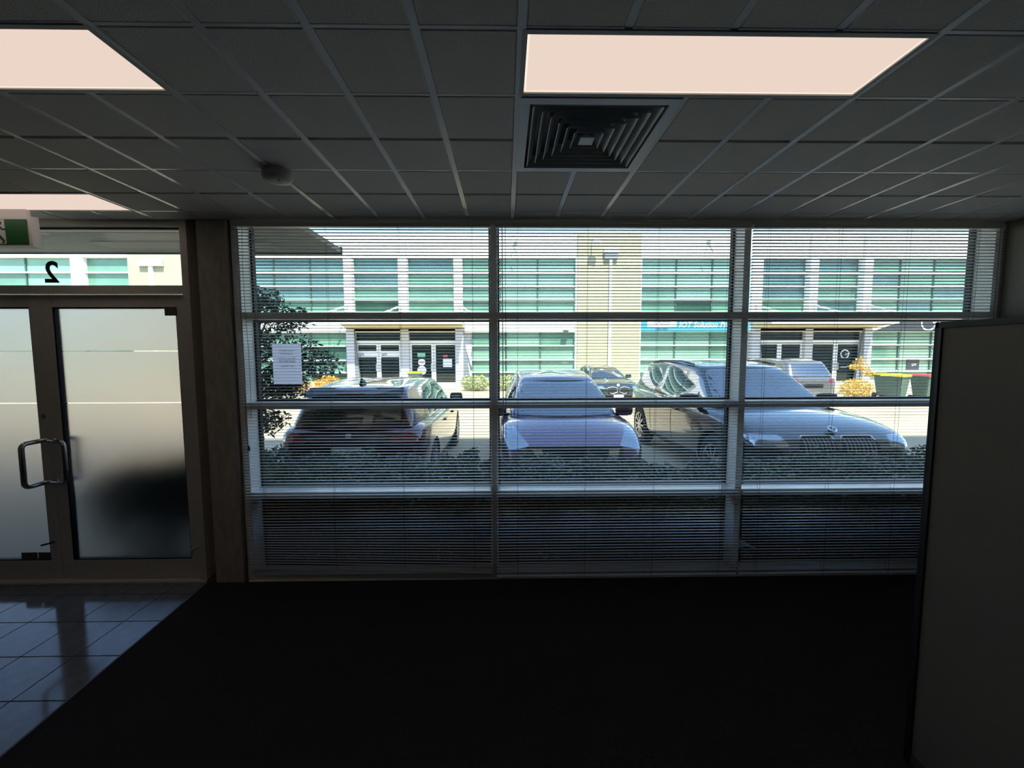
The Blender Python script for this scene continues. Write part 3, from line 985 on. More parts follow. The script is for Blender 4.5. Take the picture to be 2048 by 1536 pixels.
# shop signs
sg = thing('shop_sign', 'cyan fascia sign with white slanted lettering right of the pillar', 'sign', (10.4, YF - .12, 3.2))
obj('board', B(-3.0, 3.0, -.06, .0, -.36, .36), M['blue_sign'], sg)
text_obj('lettering', 'IOT Solution Provider', .405, M['white_print'], (-.93, -.070, -.10), sg, shear=.25, depth=.004, align='LEFT', bold=.008)
obj('logo_panel', B(-2.65, -1.05, -.066, -.06, -.08, .34), M['white_print'], sg)
text_obj('lettering', 'GINDO', .26, M['black_print'], (-1.85, -.07, .04), sg, depth=.003)
text_obj('lettering', '1300-0001', .17, M['dark_sign'], (-1.85, -.065, -.26), sg, depth=.003)
sg2 = thing('shop_sign', 'charcoal fascia sign with white round logo by the partition', 'sign', (23.9, YF - .12, 3.2))
obj('board', prism(bmesh.new(), [(-3.6, -.33), (3.6, -.33), (3.6, .36), (-1.6, .36)], -.06, 0), M['dark_sign'], sg2)
o = obj('logo_ring', lathe([(.36, 0), (.43, 0), (.43, .01), (.36, .01)], 32, 'Y', True), M['white_print'], sg2); o.location = (-.55, -.075, .12)
text_obj('lettering', 'UV', .40, M['white_print'], (-.1, -.066, .12), sg2, shear=.25, depth=.004, bold=.01)
text_obj('lettering', '.cz', .2, M['white_print'], (.25, -.066, -.06), sg2, shear=.25, depth=.004)

# ------------------------------------------------------------------ plants
def leaf_cloud(n, fn, size, aspect=2.4, up=0.0):
    """n small diamond leaves at the points fn() gives"""
    bm = bmesh.new()
    for _ in range(n):
        p = Vector(fn())
        d = Vector((random.gauss(0, 1), random.gauss(0, 1), random.gauss(0, .7) + up)).normalized()
        s = d.cross(Vector((random.gauss(0, 1), random.gauss(0, 1), random.gauss(0, 1)))).normalized()
        L = size * random.uniform(.6, 1.3)
        W = L / aspect / 2
        v = [bm.verts.new(p), bm.verts.new(p + d * L * .45 + s * W), bm.verts.new(p + d * L), bm.verts.new(p + d * L * .45 - s * W)]
        bm.faces.new(v)
    me = bpy.data.meshes.new('foliage')
    bm.to_mesh(me); bm.free()
    return me
def ell(cx, cy, cz, rx, ry, rz, shell=.45):
    def f():
        while True:
            v = Vector((random.uniform(-1, 1), random.uniform(-1, 1), random.uniform(-1, 1)))
            l = v.length
            if shell < l < 1: return (cx + v.x * rx, cy + v.y * ry, cz + v.z * rz)
    return f
def mixf(fs):
    return lambda: random.choice(fs)()
def stems_bm(n, spread, h0, h1, r=.006):
    bm = bmesh.new()
    for _ in range(n):
        a = random.uniform(0, 2 * PI); q = random.uniform(.2, 1) * spread
        x, y = math.cos(a), math.sin(a)
        tube_path(bm, [(x * .04, y * .04, h0), (x * q * .5, y * q * .5, (h0 + h1) * .5), (x * q, y * q, h1)], [r * 1.3, r, r * .5], 5)
    return bm
hedge = []
for k in range(3):
    def hf():
        # boxy crown: full from just above the soil to a ragged top
        q = random.random()
        x = random.uniform(-.35, .35) * (1 if q > .06 else 1.05)
        lo_ = .13 + .17 * (abs(math.sin(x * 6.5 + k)) ** 3)
        top = .98 + .05 * math.sin(x * 9 + k * 2) + .04 * math.sin(x * 23 + k)
        z = random.uniform(lo_, top)
        edge = .44 - .10 * max(0, (z - .75) / .3) ** 2
        return (x, random.uniform(-edge, edge), z)
    fs = [hf]
    hedge.append((leaf_cloud(17000, hf, .050, 2.0), None))
for fm, _ in hedge: fm.materials.append(M['hedge_leaf'])
stem_me = []
for k in range(3):
    bm = stems_bm(18, .24, -.02, .45)
    m_ = bpy.data.meshes.new('stems'); bm.to_mesh(m_); bm.free(); m_.materials.append(M['bark']); stem_me.append(m_)
HX = [-2.05, -1.33, -.61, .11, .83, 1.55, 2.27, 2.99, 3.71, 4.43, 5.15]
names_h = ['first hedge shrub from the doors, under the small tree', 'second hedge shrub from the doors, behind the left blind', 'third hedge shrub from the doors, behind the dark red car',
           'fourth hedge shrub from the doors, at the first mullion', 'fifth hedge shrub from the doors, before the purple hatchback', 'sixth hedge shrub from the doors, right of the purple hatchback nose',
           'seventh hedge shrub from the doors, by the second mullion', 'eighth hedge shrub from the doors, left before the charcoal car', 'ninth hedge shrub from the doors, middle before the charcoal car grille',
           'tenth hedge shrub from the doors, beside the dark red plant', 'last hedge shrub from the doors, hidden by the partition edge']
for i, x in enumerate(HX):
    s = thing('hedge_shrub', names_h[i], 'shrub', (x, 3.54 + random.uniform(-.02, .02), -.22), random.uniform(0, 6.28) if False else (0 if i % 2 else PI), 'dark green hedge shrubs outside the window')
    hs = [.99, 1.0, .97, .93, .89, .86, .89, .95, .97, .95, .95][i] * random.uniform(.97, 1.03)
    f = obj('foliage', hedge[i % 3][0], None, s); f.scale = (1, 1, hs)
    f['kind'] = 'stuff'
    g = obj('stems', stem_me[(i + 1) % 3], None, s); g['kind'] = 'stuff'

# shrub outside the doors (seen blurred through the frosted glass)
s = thing('dark_shrub', 'dark shrub outside the frosted right door leaf', 'shrub', (-3.12, 3.75, -.13))
me = leaf_cloud(11000, mixf([ell(-.1, 0, .46, .56, .40, .46, .1), ell(.22, .05, .62, .36, .36, .34, .1), ell(-.3, 0, .58, .36, .36, .3, .1)]), .06); me.materials.append(M['tree_leaf'])
obj('foliage', me, None, s)['kind'] = 'stuff'
obj('stems', stems_bm(10, .3, 0, .6, .01), M['bark'], s)['kind'] = 'stuff'

# small tree by the entrance
tr = thing('small_tree', 'small dark leafy tree with drooping branches left of the cars', 'tree', (-2.70, 4.42, gz(4.4)))
obj('trunk', tube_path(bmesh.new(), [(.02, 0, 0), (0, .02, .9), (.04, 0, 1.7), (.08, 0, 2.4)], [.05, .042, .035, .018], 8), M['bark'], tr)
fs = []
bm = bmesh.new()
for (ex, ez, sz) in ((.50, 1.88, 1.55), (.72, 1.72, 1.35), (.42, 2.2, 1.9), (.3, 1.55, 1.35), (-.3, 2.2, 1.8), (.36, 1.42, 1.3), (-.3, 1.6, 1.4), (.12, 2.4, 2.1), (.12, 1.1, 1.0), (.0, 2.0, 1.6)):
    tube_path(bm, [(.03, 0, sz), (ex * .5, random.uniform(-.12, .12), (sz + ez) / 2 + .1), (ex, random.uniform(-.18, .18), ez)], [.014, .010, .004], 5)
    fs += [ell(ex, 0, ez, .22, .2, .15, .0), ell(ex * .6, 0, (sz + ez) / 2 + .08, .23, .2, .18, .0)]
obj('branches', bm, M['bark'], tr)
me = leaf_cloud(7600, mixf(fs), .058, 3.0, -.3); me.materials.append(M['tree_leaf'])
obj('foliage', me, None, tr)['kind'] = 'stuff'

def bush(name, label, x, y, rx, rz, m, n=1500, size=.10, h=None):
    s = thing(name, label, 'shrub', (x, y, gz(y) - .0))
    me = leaf_cloud(n, ell(0, 0, rz, rx, min(rx, .5), rz, .4), size, 1.6); me.materials.append(m)
    obj('foliage', me, None, s)['kind'] = 'stuff'
    obj('stems', stems_bm(8, rx * .7, 0, rz, .012), M['bark'], s)['kind'] = 'stuff'
    return s
bush('flowering_bush', 'yellow flowering bush behind the small tree', -11.0, 21.2, 1.0, .38, M['yellow_leaf'], 1600)
bush('flowering_bush', 'orange yellow flowering bush left of the lettered doors', -9.25, 21.2, .7, .42, M['orange_leaf'], 1500)
bush('leafy_bush', 'pale green bush right of the stickered doors', -1.55, 21.3, .85, .42, M['lime_leaf'], 1900)
bush('leafy_bush', 'pale green bush seen past the first window mullion', .1, 21.3, .65, .42, M['lime_leaf'], 1400)
bush('flowering_bush', 'golden bush beside the right entrance fin', 14.6, 16.7, .62, .42, M['yellow_leaf'], 1300, .09)
s = thing('tall_yellow_plant', 'tall spindly yellow plant above the wheelie bins', 'plant', (16.15, 18.3, gz(18.3)))
me = leaf_cloud(900, mixf([ell(0, 0, 1.45, .25, .25, .32, 0), ell(-.25, 0, 1.3, .3, .25, .14, 0), ell(.25, 0, 1.1, .22, .25, .25, 0), ell(.5, 0, .95, .25, .2, .15, 0)]), .09, 2.0); me.materials.append(M['yellow_leaf'])
obj('foliage', me, None, s)['kind'] = 'stuff'
obj('stems', stems_bm(5, .3, 0, 1.2, .015), M['bark'], s)['kind'] = 'stuff'
# dark red strappy plant by the partition
s = thing('red_leaf_plant', 'dark red strappy plant at the right end of the hedge', 'plant', (4.40, 4.02, -.22))
bm = bmesh.new()
for k in range(46):
    a = random.uniform(0, 2 * PI); L = random.uniform(.35, .6); lean = random.uniform(.1, .45)
    x, y = math.cos(a), math.sin(a)
    w = .012
    p = [Vector((x * lean * L * q * q, y * lean * L * q * q, .52 + L * q * (1 - .25 * q))) for q in (0, .5, 1)]
    n_ = Vector((-y, x, 0)) * w
    v0 = [bm.verts.new(p[0] - n_), bm.verts.new(p[0] + n_)]; v1 = [bm.verts.new(p[1] - n_), bm.verts.new(p[1] + n_)]; v2 = bm.verts.new(p[2])
    bm.faces.new((v0[0], v0[1], v1[1], v1[0])); bm.faces.new((v1[0], v1[1], v2))
obj('leaves', bm, M['red_leaf'], s)['kind'] = 'stuff'
obj('stems', stems_bm(5, .06, 0, .62, .012), M['bark'], s)['kind'] = 'stuff'
# scrap of litter in the bed
bm = bmesh.new()
v = [bm.verts.new(p) for p in ((-.09, -.04, .01), (.0, -.07, .045), (.11, -.03, .005), (.05, .06, .03), (-.07, .05, .055), (.0, .0, .07))]
for a, b in ((0, 1), (1, 2), (2, 3), (3, 4), (4, 0)): bm.faces.new((v[a], v[b], v[5]))
o = obj('litter_scrap', bm, M['plastic_white']); o.location = (1.865, 3.10, .15)
tag(o, 'crumpled white litter caught low in the hedge right of the second mullion', 'litter')

# ------------------------------------------------------------------ wheelie bins
def wheelie_bin(x, y, rz, lidm, label):
    t = thing('wheelie_bin', label, 'bin', (x, y, gz(y)), rz, 'wheelie bins across the car park')
    bm = bmesh.new()
    lo_ = [(-.22, -.26, .06), (.22, -.26, .06), (.22, .22, .06), (-.22, .22, .06)]
    hi_ = [(-.29, -.36, .96), (.29, -.36, .96), (.29, .34, .96), (-.29, .34, .96)]
    A = [bm.verts.new(p) for p in lo_]; Bq = [bm.verts.new(p) for p in hi_]
    bm.faces.new(A[::-1]); bm.faces.new(Bq)
    for i in range(4): bm.faces.new((A[i], A[(i + 1) % 4], Bq[(i + 1) % 4], Bq[i]))
    bmesh.ops.bevel(bm, geom=list(bm.edges), offset=.025, segments=2, affect='EDGES')
    obj('body', bm, M['bin_green'], t)
    obj('rim', B(-.315, .315, -.385, .36, .93, .975, .012), M['bin_green'], t)
    bm = bmesh.new()
    prism(bm, [(-.31, .975), (.31, .975), (.27, 1.05), (-.27, 1.05)], -.39, .34)
    obj('lid', bm, lidm, t)
    obj('lid_handle', tube_path(bmesh.new(), [(-.24, .34, 1.0), (-.24, .42, 1.0), (.24, .42, 1.0), (.24, .34, 1.0)], .016, 6), M['bin_green'], t)
    for s in (-1, 1):
        w = obj('wheel', lathe([(.03, -.025), (.10, -.025), (.10, .025), (.03, .025)], 16, 'X'), M['tyre'], t); w.location = (s * .26, .27, .10)
    return t
wheelie_bin(15.55, 16.0, .35, M['bin_yellow'], 'yellow lidded green bin in front, left of the red lidded one')
wheelie_bin(16.35, 17.2, .1, M['bin_yellow'], 'yellow lidded bin standing behind the other bins')
wheelie_bin(16.75, 16.0, .1, M['bin_red'], 'red lidded bin beside the partition edge')
wheelie_bin(-4.55, 20.6, 0, M['bin_yellow'], 'yellow lidded bin in front of the stickered doors')

# ------------------------------------------------------------------ cars
def poly_round(pts, r=.03, n=3):
    out = []
    N = len(pts)
    for i in range(N):
        p0, p, p1 = Vector(pts[i - 1]), Vector(pts[i]), Vector(pts[(i + 1) % N])
        a, b = (p0 - p), (p1 - p)
        rr = min(r, a.length * .4, b.length * .4)
        A, Bq = p + a.normalized() * rr, p + b.normalized() * rr
        for k in range(n + 1):
            t = k / n
            out.append((A * (1 - t) + p * t) * (1 - t) + (p * (1 - t) + Bq * t) * t)
    return out
def decal(tree, poly, axis, sign, off=.004, r=.03, res=.05, sink=.02, shift=0.0):
    """panel with the outline poly (convex), laid on the car body along an axis.
    axis 'Y': poly is (x, z) seen from the front (sign +1) or the rear (-1); axis 'X': poly is (y, z); axis 'Z': poly is (x, y) from above"""
    P = poly_round(poly, r) if r else [Vector(p) for p in poly]
    area = sum(P[i].x * P[(i + 1) % len(P)].y - P[(i + 1) % len(P)].x * P[i].y for i in range(len(P)))
    if area < 0: P = P[::-1]
    x0, x1 = min(p.x for p in P), max(p.x for p in P); y0, y1 = min(p.y for p in P), max(p.y for p in P)
    bm = bmesh.new()
    nx, ny = max(2, int((x1 - x0) / res)), max(2, int((y1 - y0) / res))
    g = [[bm.verts.new((x0 + (x1 - x0) * i / nx, y0 + (y1 - y0) * j / ny, 0)) for i in range(nx + 1)] for j in range(ny + 1)]
    for j in range(ny):
        for i in range(nx): bm.faces.new((g[j][i], g[j][i + 1], g[j + 1][i + 1], g[j + 1][i]))
    for i in range(len(P)):
        a, b = P[i], P[(i + 1) % len(P)]
        if (b - a).length < 1e-5: continue
        n = Vector((b.y - a.y, -(b.x - a.x), 0))
        bmesh.ops.bisect_plane(bm, geom=list(bm.verts) + list(bm.edges) + list(bm.faces), plane_co=(a.x, a.y, 0), plane_no=n, clear_outer=True)
    bmesh.ops.remove_doubles(bm, verts=list(bm.verts), dist=1e-4)
    lost = []
    dirv = {'Y': Vector((0, -sign, 0)), 'X': Vector((-sign, 0, 0)), 'Z': Vector((0, 0, -sign))}[axis]
    for v in bm.verts:
        a, b = v.co.x, v.co.y
        o = {'Y': Vector((a, 8 * sign, b)), 'X': Vector((8 * sign, a, b)), 'Z': Vector((a, b, 8 * sign))}[axis]
        hit = tree.ray_cast(o, dirv)
        if hit[0] is None:
            lost.append(v); continue
        v.co = hit[0] - dirv * off + hit[1] * .0 
    if lost: bmesh.ops.delete(bm, geom=lost, context='VERTS')
    if not bm.faces: return bm
    be = [e for e in bm.edges if e.is_boundary]
    r_ = bmesh.ops.extrude_edge_only(bm, edges=be)
    for v in [k for k in r_['geom'] if isinstance(k, bmesh.types.BMVert)]:
        v.co += dirv * (sink + off)
    bmesh.ops.recalc_face_normals(bm, faces=bm.faces)
    # outward facing
    f = max(bm.faces, key=lambda q: q.calc_area())
    if f.normal.dot(dirv) > 0: bmesh.ops.reverse_faces(bm, faces=bm.faces)
    return bm

def make_car(name, label, x, y, rz, S):
    t = thing(name, label, 'car', (x, y, gz(y)), rz)
    L, W, Hh = S['L'], S['W'], S['H']
    hw = W / 2
    # ---- lower body: stations (y, width factor, bottom, shoulder height, centre height)
    bm = bmesh.new()
    rings = []
    for (yy, wf, zb, zs, zcn) in S['body']:
        w = hw * wf
        zm = zb + (zs - zb) * .5
        half = [(0, zb), (w * .86, zb), (w * .965, zb + .07), (w, zm), (w * S.get('shoulder', .985), zs - .075), (w * .945, zs), (w * .62, zs + (zcn - zs) * .75), (0, zcn)]
        ring = [bm.verts.new((px, yy, pz)) for px, pz in half] + [bm.verts.new((-px, yy, pz)) for px, pz in half[-2:0:-1]]
        rings.append(ring)
    n = len(rings[0])
    for A, Bq in zip(rings, rings[1:]):
        for i in range(n): bm.faces.new((A[i], A[(i + 1) % n], Bq[(i + 1) % n], Bq[i]))
    bm.faces.new(rings[0]); bm.faces.new(rings[-1][::-1])
    bmesh.ops.recalc_face_normals(bm, faces=bm.faces)
    me = bpy.data.meshes.new('tmp'); bm.to_mesh(me); bm.free()
    o = bpy.data.objects.new('tmp', me); COL.objects.link(o)
    md = o.modifiers.new('s', 'SUBSURF'); md.levels = 2
    # wheel arches
    cut = bmesh.new()
    for (wy, wr) in S['wheels']:
        r_ = wr + .05
        for s in (-1, 1):
            c = lathe([(r_, -.14), (r_, .14)], 32, 'X')
            for v in c.verts: v.co += Vector((s * (hw - .12), wy, wr + .0))
            mm = bpy.data.meshes.new('c'); c.to_mesh(mm); c.free(); cut.from_mesh(mm); bpy.data.meshes.remove(mm)
    bmesh.ops.recalc_face_normals(cut, faces=cut.faces)
    cm = bpy.data.meshes.new('cut'); cut.to_mesh(cm); cut.free()
    co = bpy.data.objects.new('cut', cm); COL.objects.link(co)
    mb = o.modifiers.new('b', 'BOOLEAN'); mb.operation = 'DIFFERENCE'; mb.object = co; mb.solver = 'EXACT'
    bpy.context.view_layer.update()
    lower = bpy.data.meshes.new_from_object(o.evaluated_get(bpy.context.evaluated_depsgraph_get()))
    bpy.data.objects.remove(o); bpy.data.objects.remove(co); bpy.data.meshes.remove(me); bpy.data.meshes.remove(cm)
    # ---- greenhouse: loops (z, y_rear, y_front, half width)
    bm = bmesh.new()
    rings = []
    NS = 10
    for (z, yr, yf, w, camb) in S['cabin']:
        ring = []
        def zz_(yv): 
            tq = (yv - yr) / (yf - yr) * 2 - 1
            return z + camb * (1 - tq * tq)
        br_, bf_ = S.get('bulge', (.10, .16))
        rc = .88
        pts = []
        # right side rear->front, front right->left, left side front->rear, rear left->right
        for k in range(NS): 
            q = k / NS
            pts.append((w * (1 - .10 * max(0, q - .55) / .45 - .06 * max(0, .25 - q) / .25), yr + (yf - yr) * q))
        wf_, wr_2 = w * .90, w * .94
        for k in range(NS):
            q = k / NS
            xx = wf_ * (1 - 2 * q)
            pts.append((xx, yf + bf_ * (1 - (xx / wf_) ** 2)))
        for k in range(NS):
            q = 1 - k / NS
            pts.append((-w * (1 - .10 * max(0, q - .55) / .45 - .06 * max(0, .25 - q) / .25), yr + (yf - yr) * q))
        for k in range(NS):
            q = k / NS
            xx = -wr_2 * (1 - 2 * q)
            pts.append((xx, yr - br_ * (1 - (xx / wr_2) ** 2)))
        ring = [bm.verts.new((px, py, zz_(min(max(py, yr), yf)) + S.get('crown', .03) * (1 - (px / w) ** 2) * (camb > 0))) for px, py in pts]
        rings.append(ring)
    n = len(rings[0])
    for A, Bq in zip(rings, rings[1:]):
        for i in range(n): bm.faces.new((A[i], A[(i + 1) % n], Bq[(i + 1) % n], Bq[i]))
    bm.faces.new(rings[0][::-1])
    # roof cap as strips between left and right sides
    top = rings[-1]
    cap = bm.faces.new(top)
    bmesh.ops.recalc_face_normals(bm, faces=bm.faces)
    # a rounded roof edge
    gm0 = bpy.data.meshes.new('g'); bm.to_mesh(gm0); bm.free()
    go = bpy.data.objects.new('tmp', gm0); COL.objects.link(go)
    ms = go.modifiers.new('s', 'SUBSURF'); ms.levels = 2
    bpy.context.view_layer.update()
    gm = bpy.data.meshes.new_from_object(go.evaluated_get(bpy.context.evaluated_depsgraph_get()))
    bpy.data.objects.remove(go); bpy.data.meshes.remove(gm0)
    bm = bmesh.new(); bm.from_mesh(lower); bm.from_mesh(gm)
    bpy.data.meshes.remove(lower); bpy.data.meshes.remove(gm)
    body_me = bpy.data.meshes.new('body'); bm.to_mesh(body_me)
    tree = BVHTree.FromBMesh(bm)
    bm.free()
    for p in body_me.polygons: p.use_smooth = True
    try: body_me.set_sharp_from_angle(angle=math.radians(38))
    except Exception: pass
    body = obj('body', body_me, S['paint'], t)
    def D(nm, poly, axis, sign, m, off=.004, r=.03, res=.05, both=False, label_=None, parent=None, sink=.02):
        os_ = []
        for s in ((1, -1) if both else (1,)):
            if axis in ('Y', 'Z'):
                pl = [(p[0] * s, p[1]) for p in poly]; sg_ = sign
            else:
                pl = poly; sg_ = sign * s
            b_ = decal(tree, pl, axis, sg_, off, r, res, sink)
            if not len(b_.faces): b_.free(); continue
            q = obj(nm, b_, m, parent or t)
            for p in q.data.polygons: p.use_smooth = True
            try: q.data.set_sharp_from_angle(angle=math.radians(40))
            except Exception: pass
            if label_: q['label'] = label_
            os_.append(q)
        return os_
    S['details'](D, t, S)
    # wheels
    for (wy, wr) in S['wheels']:
        for s in (-1, 1):
            w_ = obj('wheel', lathe([(wr * .66, -.1), (wr * .9, -.105), (wr, -.075), (wr, .075), (wr * .9, .105), (wr * .66, .1)], 36, 'X', True), M['tyre'], t)
            smooth(w_)
            w_.location = (s * (hw - .125), wy, wr)
            bm = bmesh.new()
            rm = lathe([(wr * .60, .0), (wr * .67, .012), (wr * .67, -.03), (wr * .60, -.03)], 36, 'X', True)
            mm = bpy.data.meshes.new('c'); rm.to_mesh(mm); rm.free(); bm.from_mesh(mm); bpy.data.meshes.remove(mm)
            for k in range(10):
                a = 2 * PI * k / 10 
                c_, s_ = math.cos(a), math.sin(a)
                u = Vector((0, -s_, c_)) * .016; rr = Vector((0, c_, s_))
                q = [rr * wr * .08 - u * 1.2, rr * wr * .08 + u * 1.2, rr * wr * .63 + u, rr * wr * .63 - u]
                A = [bm.verts.new(v + Vector((.004, 0, 0))) for v in q]; Bq = [bm.verts.new(v - Vector((.02, 0, 0))) for v in q]
                bm.faces.new(A); bm.faces.new(Bq[::-1])
                for i in range(4): bm.faces.new((A[i], Bq[i], Bq[(i + 1) % 4], A[(i + 1) % 4]))
            hub = lathe([(.001, .01), (wr * .14, .008), (wr * .14, -.02), (.001, -.02)], 16, 'X')
            mm = bpy.data.meshes.new('c'); hub.to_mesh(mm); hub.free(); bm.from_mesh(mm); bpy.data.meshes.remove(mm)
            bmesh.ops.recalc_face_normals(bm, faces=bm.faces)
            rim = obj('rim', bm, M['rim'], w_)
            rim.location = (s * .098, 0, 0)
            if s < 0: rim.rotation_euler = (0, 0, PI)
    # arch liner
    return t

def mirrors(t, S, x, y, z, m, ww=.2):
    for s in (-1, 1):
        bm = bmesh.new()
        box(bm, -.5, .5, -.5, .5, -.5, .5)
        bmesh.ops.subdivide_edges(bm, edges=list(bm.edges), cuts=2, use_grid_fill=True)
        for v in bm.verts:
            l = v.co.normalized() * .62
            v.co = v.co.lerp(l, .55)
            v.co = Vector((v.co.x * ww * 1.1 * (1 - .15 * v.co.y), v.co.y * .12, v.co.z * .15))
        q = smooth(obj('mirror', bm, m, t)); q.location = (s * (x + ww * .45), y, z)
        arm = obj('mirror_arm', B(-.06, .06, -.025, .025, -.02, .02, .008), M['car_black'], q); arm.location = (-s * ww * .5, .0, -.06)
        gl = obj('mirror_glass', B(-ww * .36, ww * .36, -.004, .0, -.045, .045, .001), M['car_chrome'], q); gl.location = (0, -.062, 0)

def plate(t, y, z, front=True):
    s = 1 if front else -1
    q = obj('number_plate', B(-.185, .185, -.006, .006, -.05, .05, .002), M['plate'], t); q.location = (0, y, z)

# --- dark red SUV, rear to the window
def red_details(D, t, S):
    D('rear_window', [(-.60, 1.04), (.60, 1.04), (.53, 1.355), (-.53, 1.355)], 'Y', -1, M['car_glass'], r=.07)
    # spoiler
    bm = bmesh.new()
    prs = [(-.58, -1.80), (.58, -1.80), (.57, -1.99), (.3, -2.05), (-.3, -2.05), (-.57, -1.99)]
    lo_ = [bm.verts.new((a, b, 1.395 if b > -1.9 else 1.352 - abs(a) * .05)) for a, b in prs]
    hi_ = [bm.verts.new((a, b, 1.428 if b > -1.9 else 1.385 - abs(a) * .06)) for a, b in prs]
    bm.faces.new(lo_[::-1]); bm.faces.new(hi_)
    for i in range(6): bm.faces.new((lo_[i], lo_[(i + 1) % 6], hi_[(i + 1) % 6], hi_[i]))
    bmesh.ops.recalc_face_normals(bm, faces=bm.faces)
    obj('spoiler', bm, M['car_black'], t)
    obj('brake_light', B(-.17, .17, -2.056, -2.04, 1.36, 1.374), M['lamp_red'], t)
    D('tail_lamp', [(.46, .86), (.52, .80), (.90, .82), (.90, .95), (.70, .94)], 'Y', -1, M['lamp_red'], both=True, off=.008)
    D('tail_lamp_side', [(-2.12, .82), (-1.86, .90), (-1.90, .95), (-2.12, .95)], 'X', 1, M['lamp_red'], both=True, off=.006, r=.015)
    D('rear_bumper', [(-.70, .22), (.70, .22), (.74, .48), (-.74, .48)], 'Y', -1, M['car_black'], off=.012, r=.06)
    D('reflector', [(.62, .50), (.80, .50), (.80, .55), (.62, .55)], 'Y', -1, M['lamp_red'], both=True, off=.008, r=.01)
    D('tailgate_recess', [(-.30, .62), (.30, .62), (.33, .78), (-.33, .78)], 'Y', -1, M['car_black'], off=.003, r=.03)
    plate(t, -2.185, .70)
    D('badge', [(-.035, .86), (.035, .86), (.035, .91), (-.035, .91)], 'Y', -1, M['car_chrome'], off=.008, r=.04)
    # side glass, right and left
    D('side_window', [(-.60, .98), (.20, .96), (.20, 1.33), (-.52, 1.37)], 'X', 1, M['car_glass'], both=True, r=.04)
    D('side_window', [(.27, .96), (1.18, .97), (.62, 1.28), (.27, 1.33)], 'X', 1, M['car_glass'], both=True, r=.04)
    D('quarter_window', [(-1.42, 1.04), (-.68, .99), (-.62, 1.36), (-1.10, 1.32)], 'X', 1, M['car_glass'], both=True, r=.04)
    D('windscreen', [(-.62, .98), (.62, .98), (.52, 1.38), (-.52, 1.38)], 'Y', 1, M['car_glass'], r=.06)
    for yy in (-.42, .46):
        D('door_handle', [(yy - .09, .80), (yy + .09, .80), (yy + .09, .83), (yy - .09, .83)], 'X', 1, S['paint'], both=True, off=.03, r=.01)
    D('sill_trim', [(-1.0, .2), (1.0, .2), (1.0, .34), (-1.0, .34)], 'X', 1, M['car_black'], both=True, off=.008, r=.02)
    mirrors(t, S, .80, .95, 1.02, M['car_black'])
    # shark fin aerial and roof rails
    bm = bmesh.new()
    prs = [(-.09, 0), (.10, 0), (-.02, .075), (-.07, .085)]
    A = [bm.verts.new((-.022 + .016 * (p[1] > .01), p[0], p[1])) for p in prs]; Bq = [bm.verts.new((.022 - .016 * (p[1] > .01), p[0], p[1])) for p in prs]
    bm.faces.new(A); bm.faces.new(Bq[::-1])
    for i in range(4): bm.faces.new((A[i], Bq[i], Bq[(i + 1) % 4], A[(i + 1) % 4]))
    bmesh.ops.recalc_face_normals(bm, faces=bm.faces)
    q = obj('aerial', bm, M['car_black'], t); q.location = (-.03, -1.50, 1.445)
    bm = tube_path(bmesh.new(), [(-.02, -2.06, 1.06), (-.32, -2.03, 1.10)], .008, 6)
    obj('rear_wiper', bm, M['car_black'], t)
RED = dict(L=4.3, W=1.78, H=1.5, paint=M['paint_red'], wheels=[(-1.32, .33), (1.30, .33)], shoulder=.99,
    body=[(-2.15, .70, .30, .80, .83), (-2.12, .90, .24, .92, .95), (-1.95, .975, .20, .99, 1.02), (-1.3, 1, .19, .98, 1.02), (0, 1, .19, .96, 1.0), (.9, 1, .19, .97, 1.02), (1.3, .99, .19, .93, 1.0), (1.85, .95, .20, .84, .90), (2.08, .82, .24, .72, .76), (2.15, .62, .30, .62, .64)],
    cabin=[(.90, -2.06, 1.30, .80, 0), (.98, -2.03, 1.20, .79, 0), (1.20, -1.93, .86, .715, 0), (1.36, -1.83, .58, .64, 0), (1.40, -1.78, .46, .615, .045), (1.425, -1.70, .30, .55, .055), (1.435, -1.5, .05, .38, .06)],
    crown=.012, details=red_details)
make_car('car_suv', 'dark red hatchback with roof aerial, rear towards the left window', -1.84, 6.87, 0, RED)

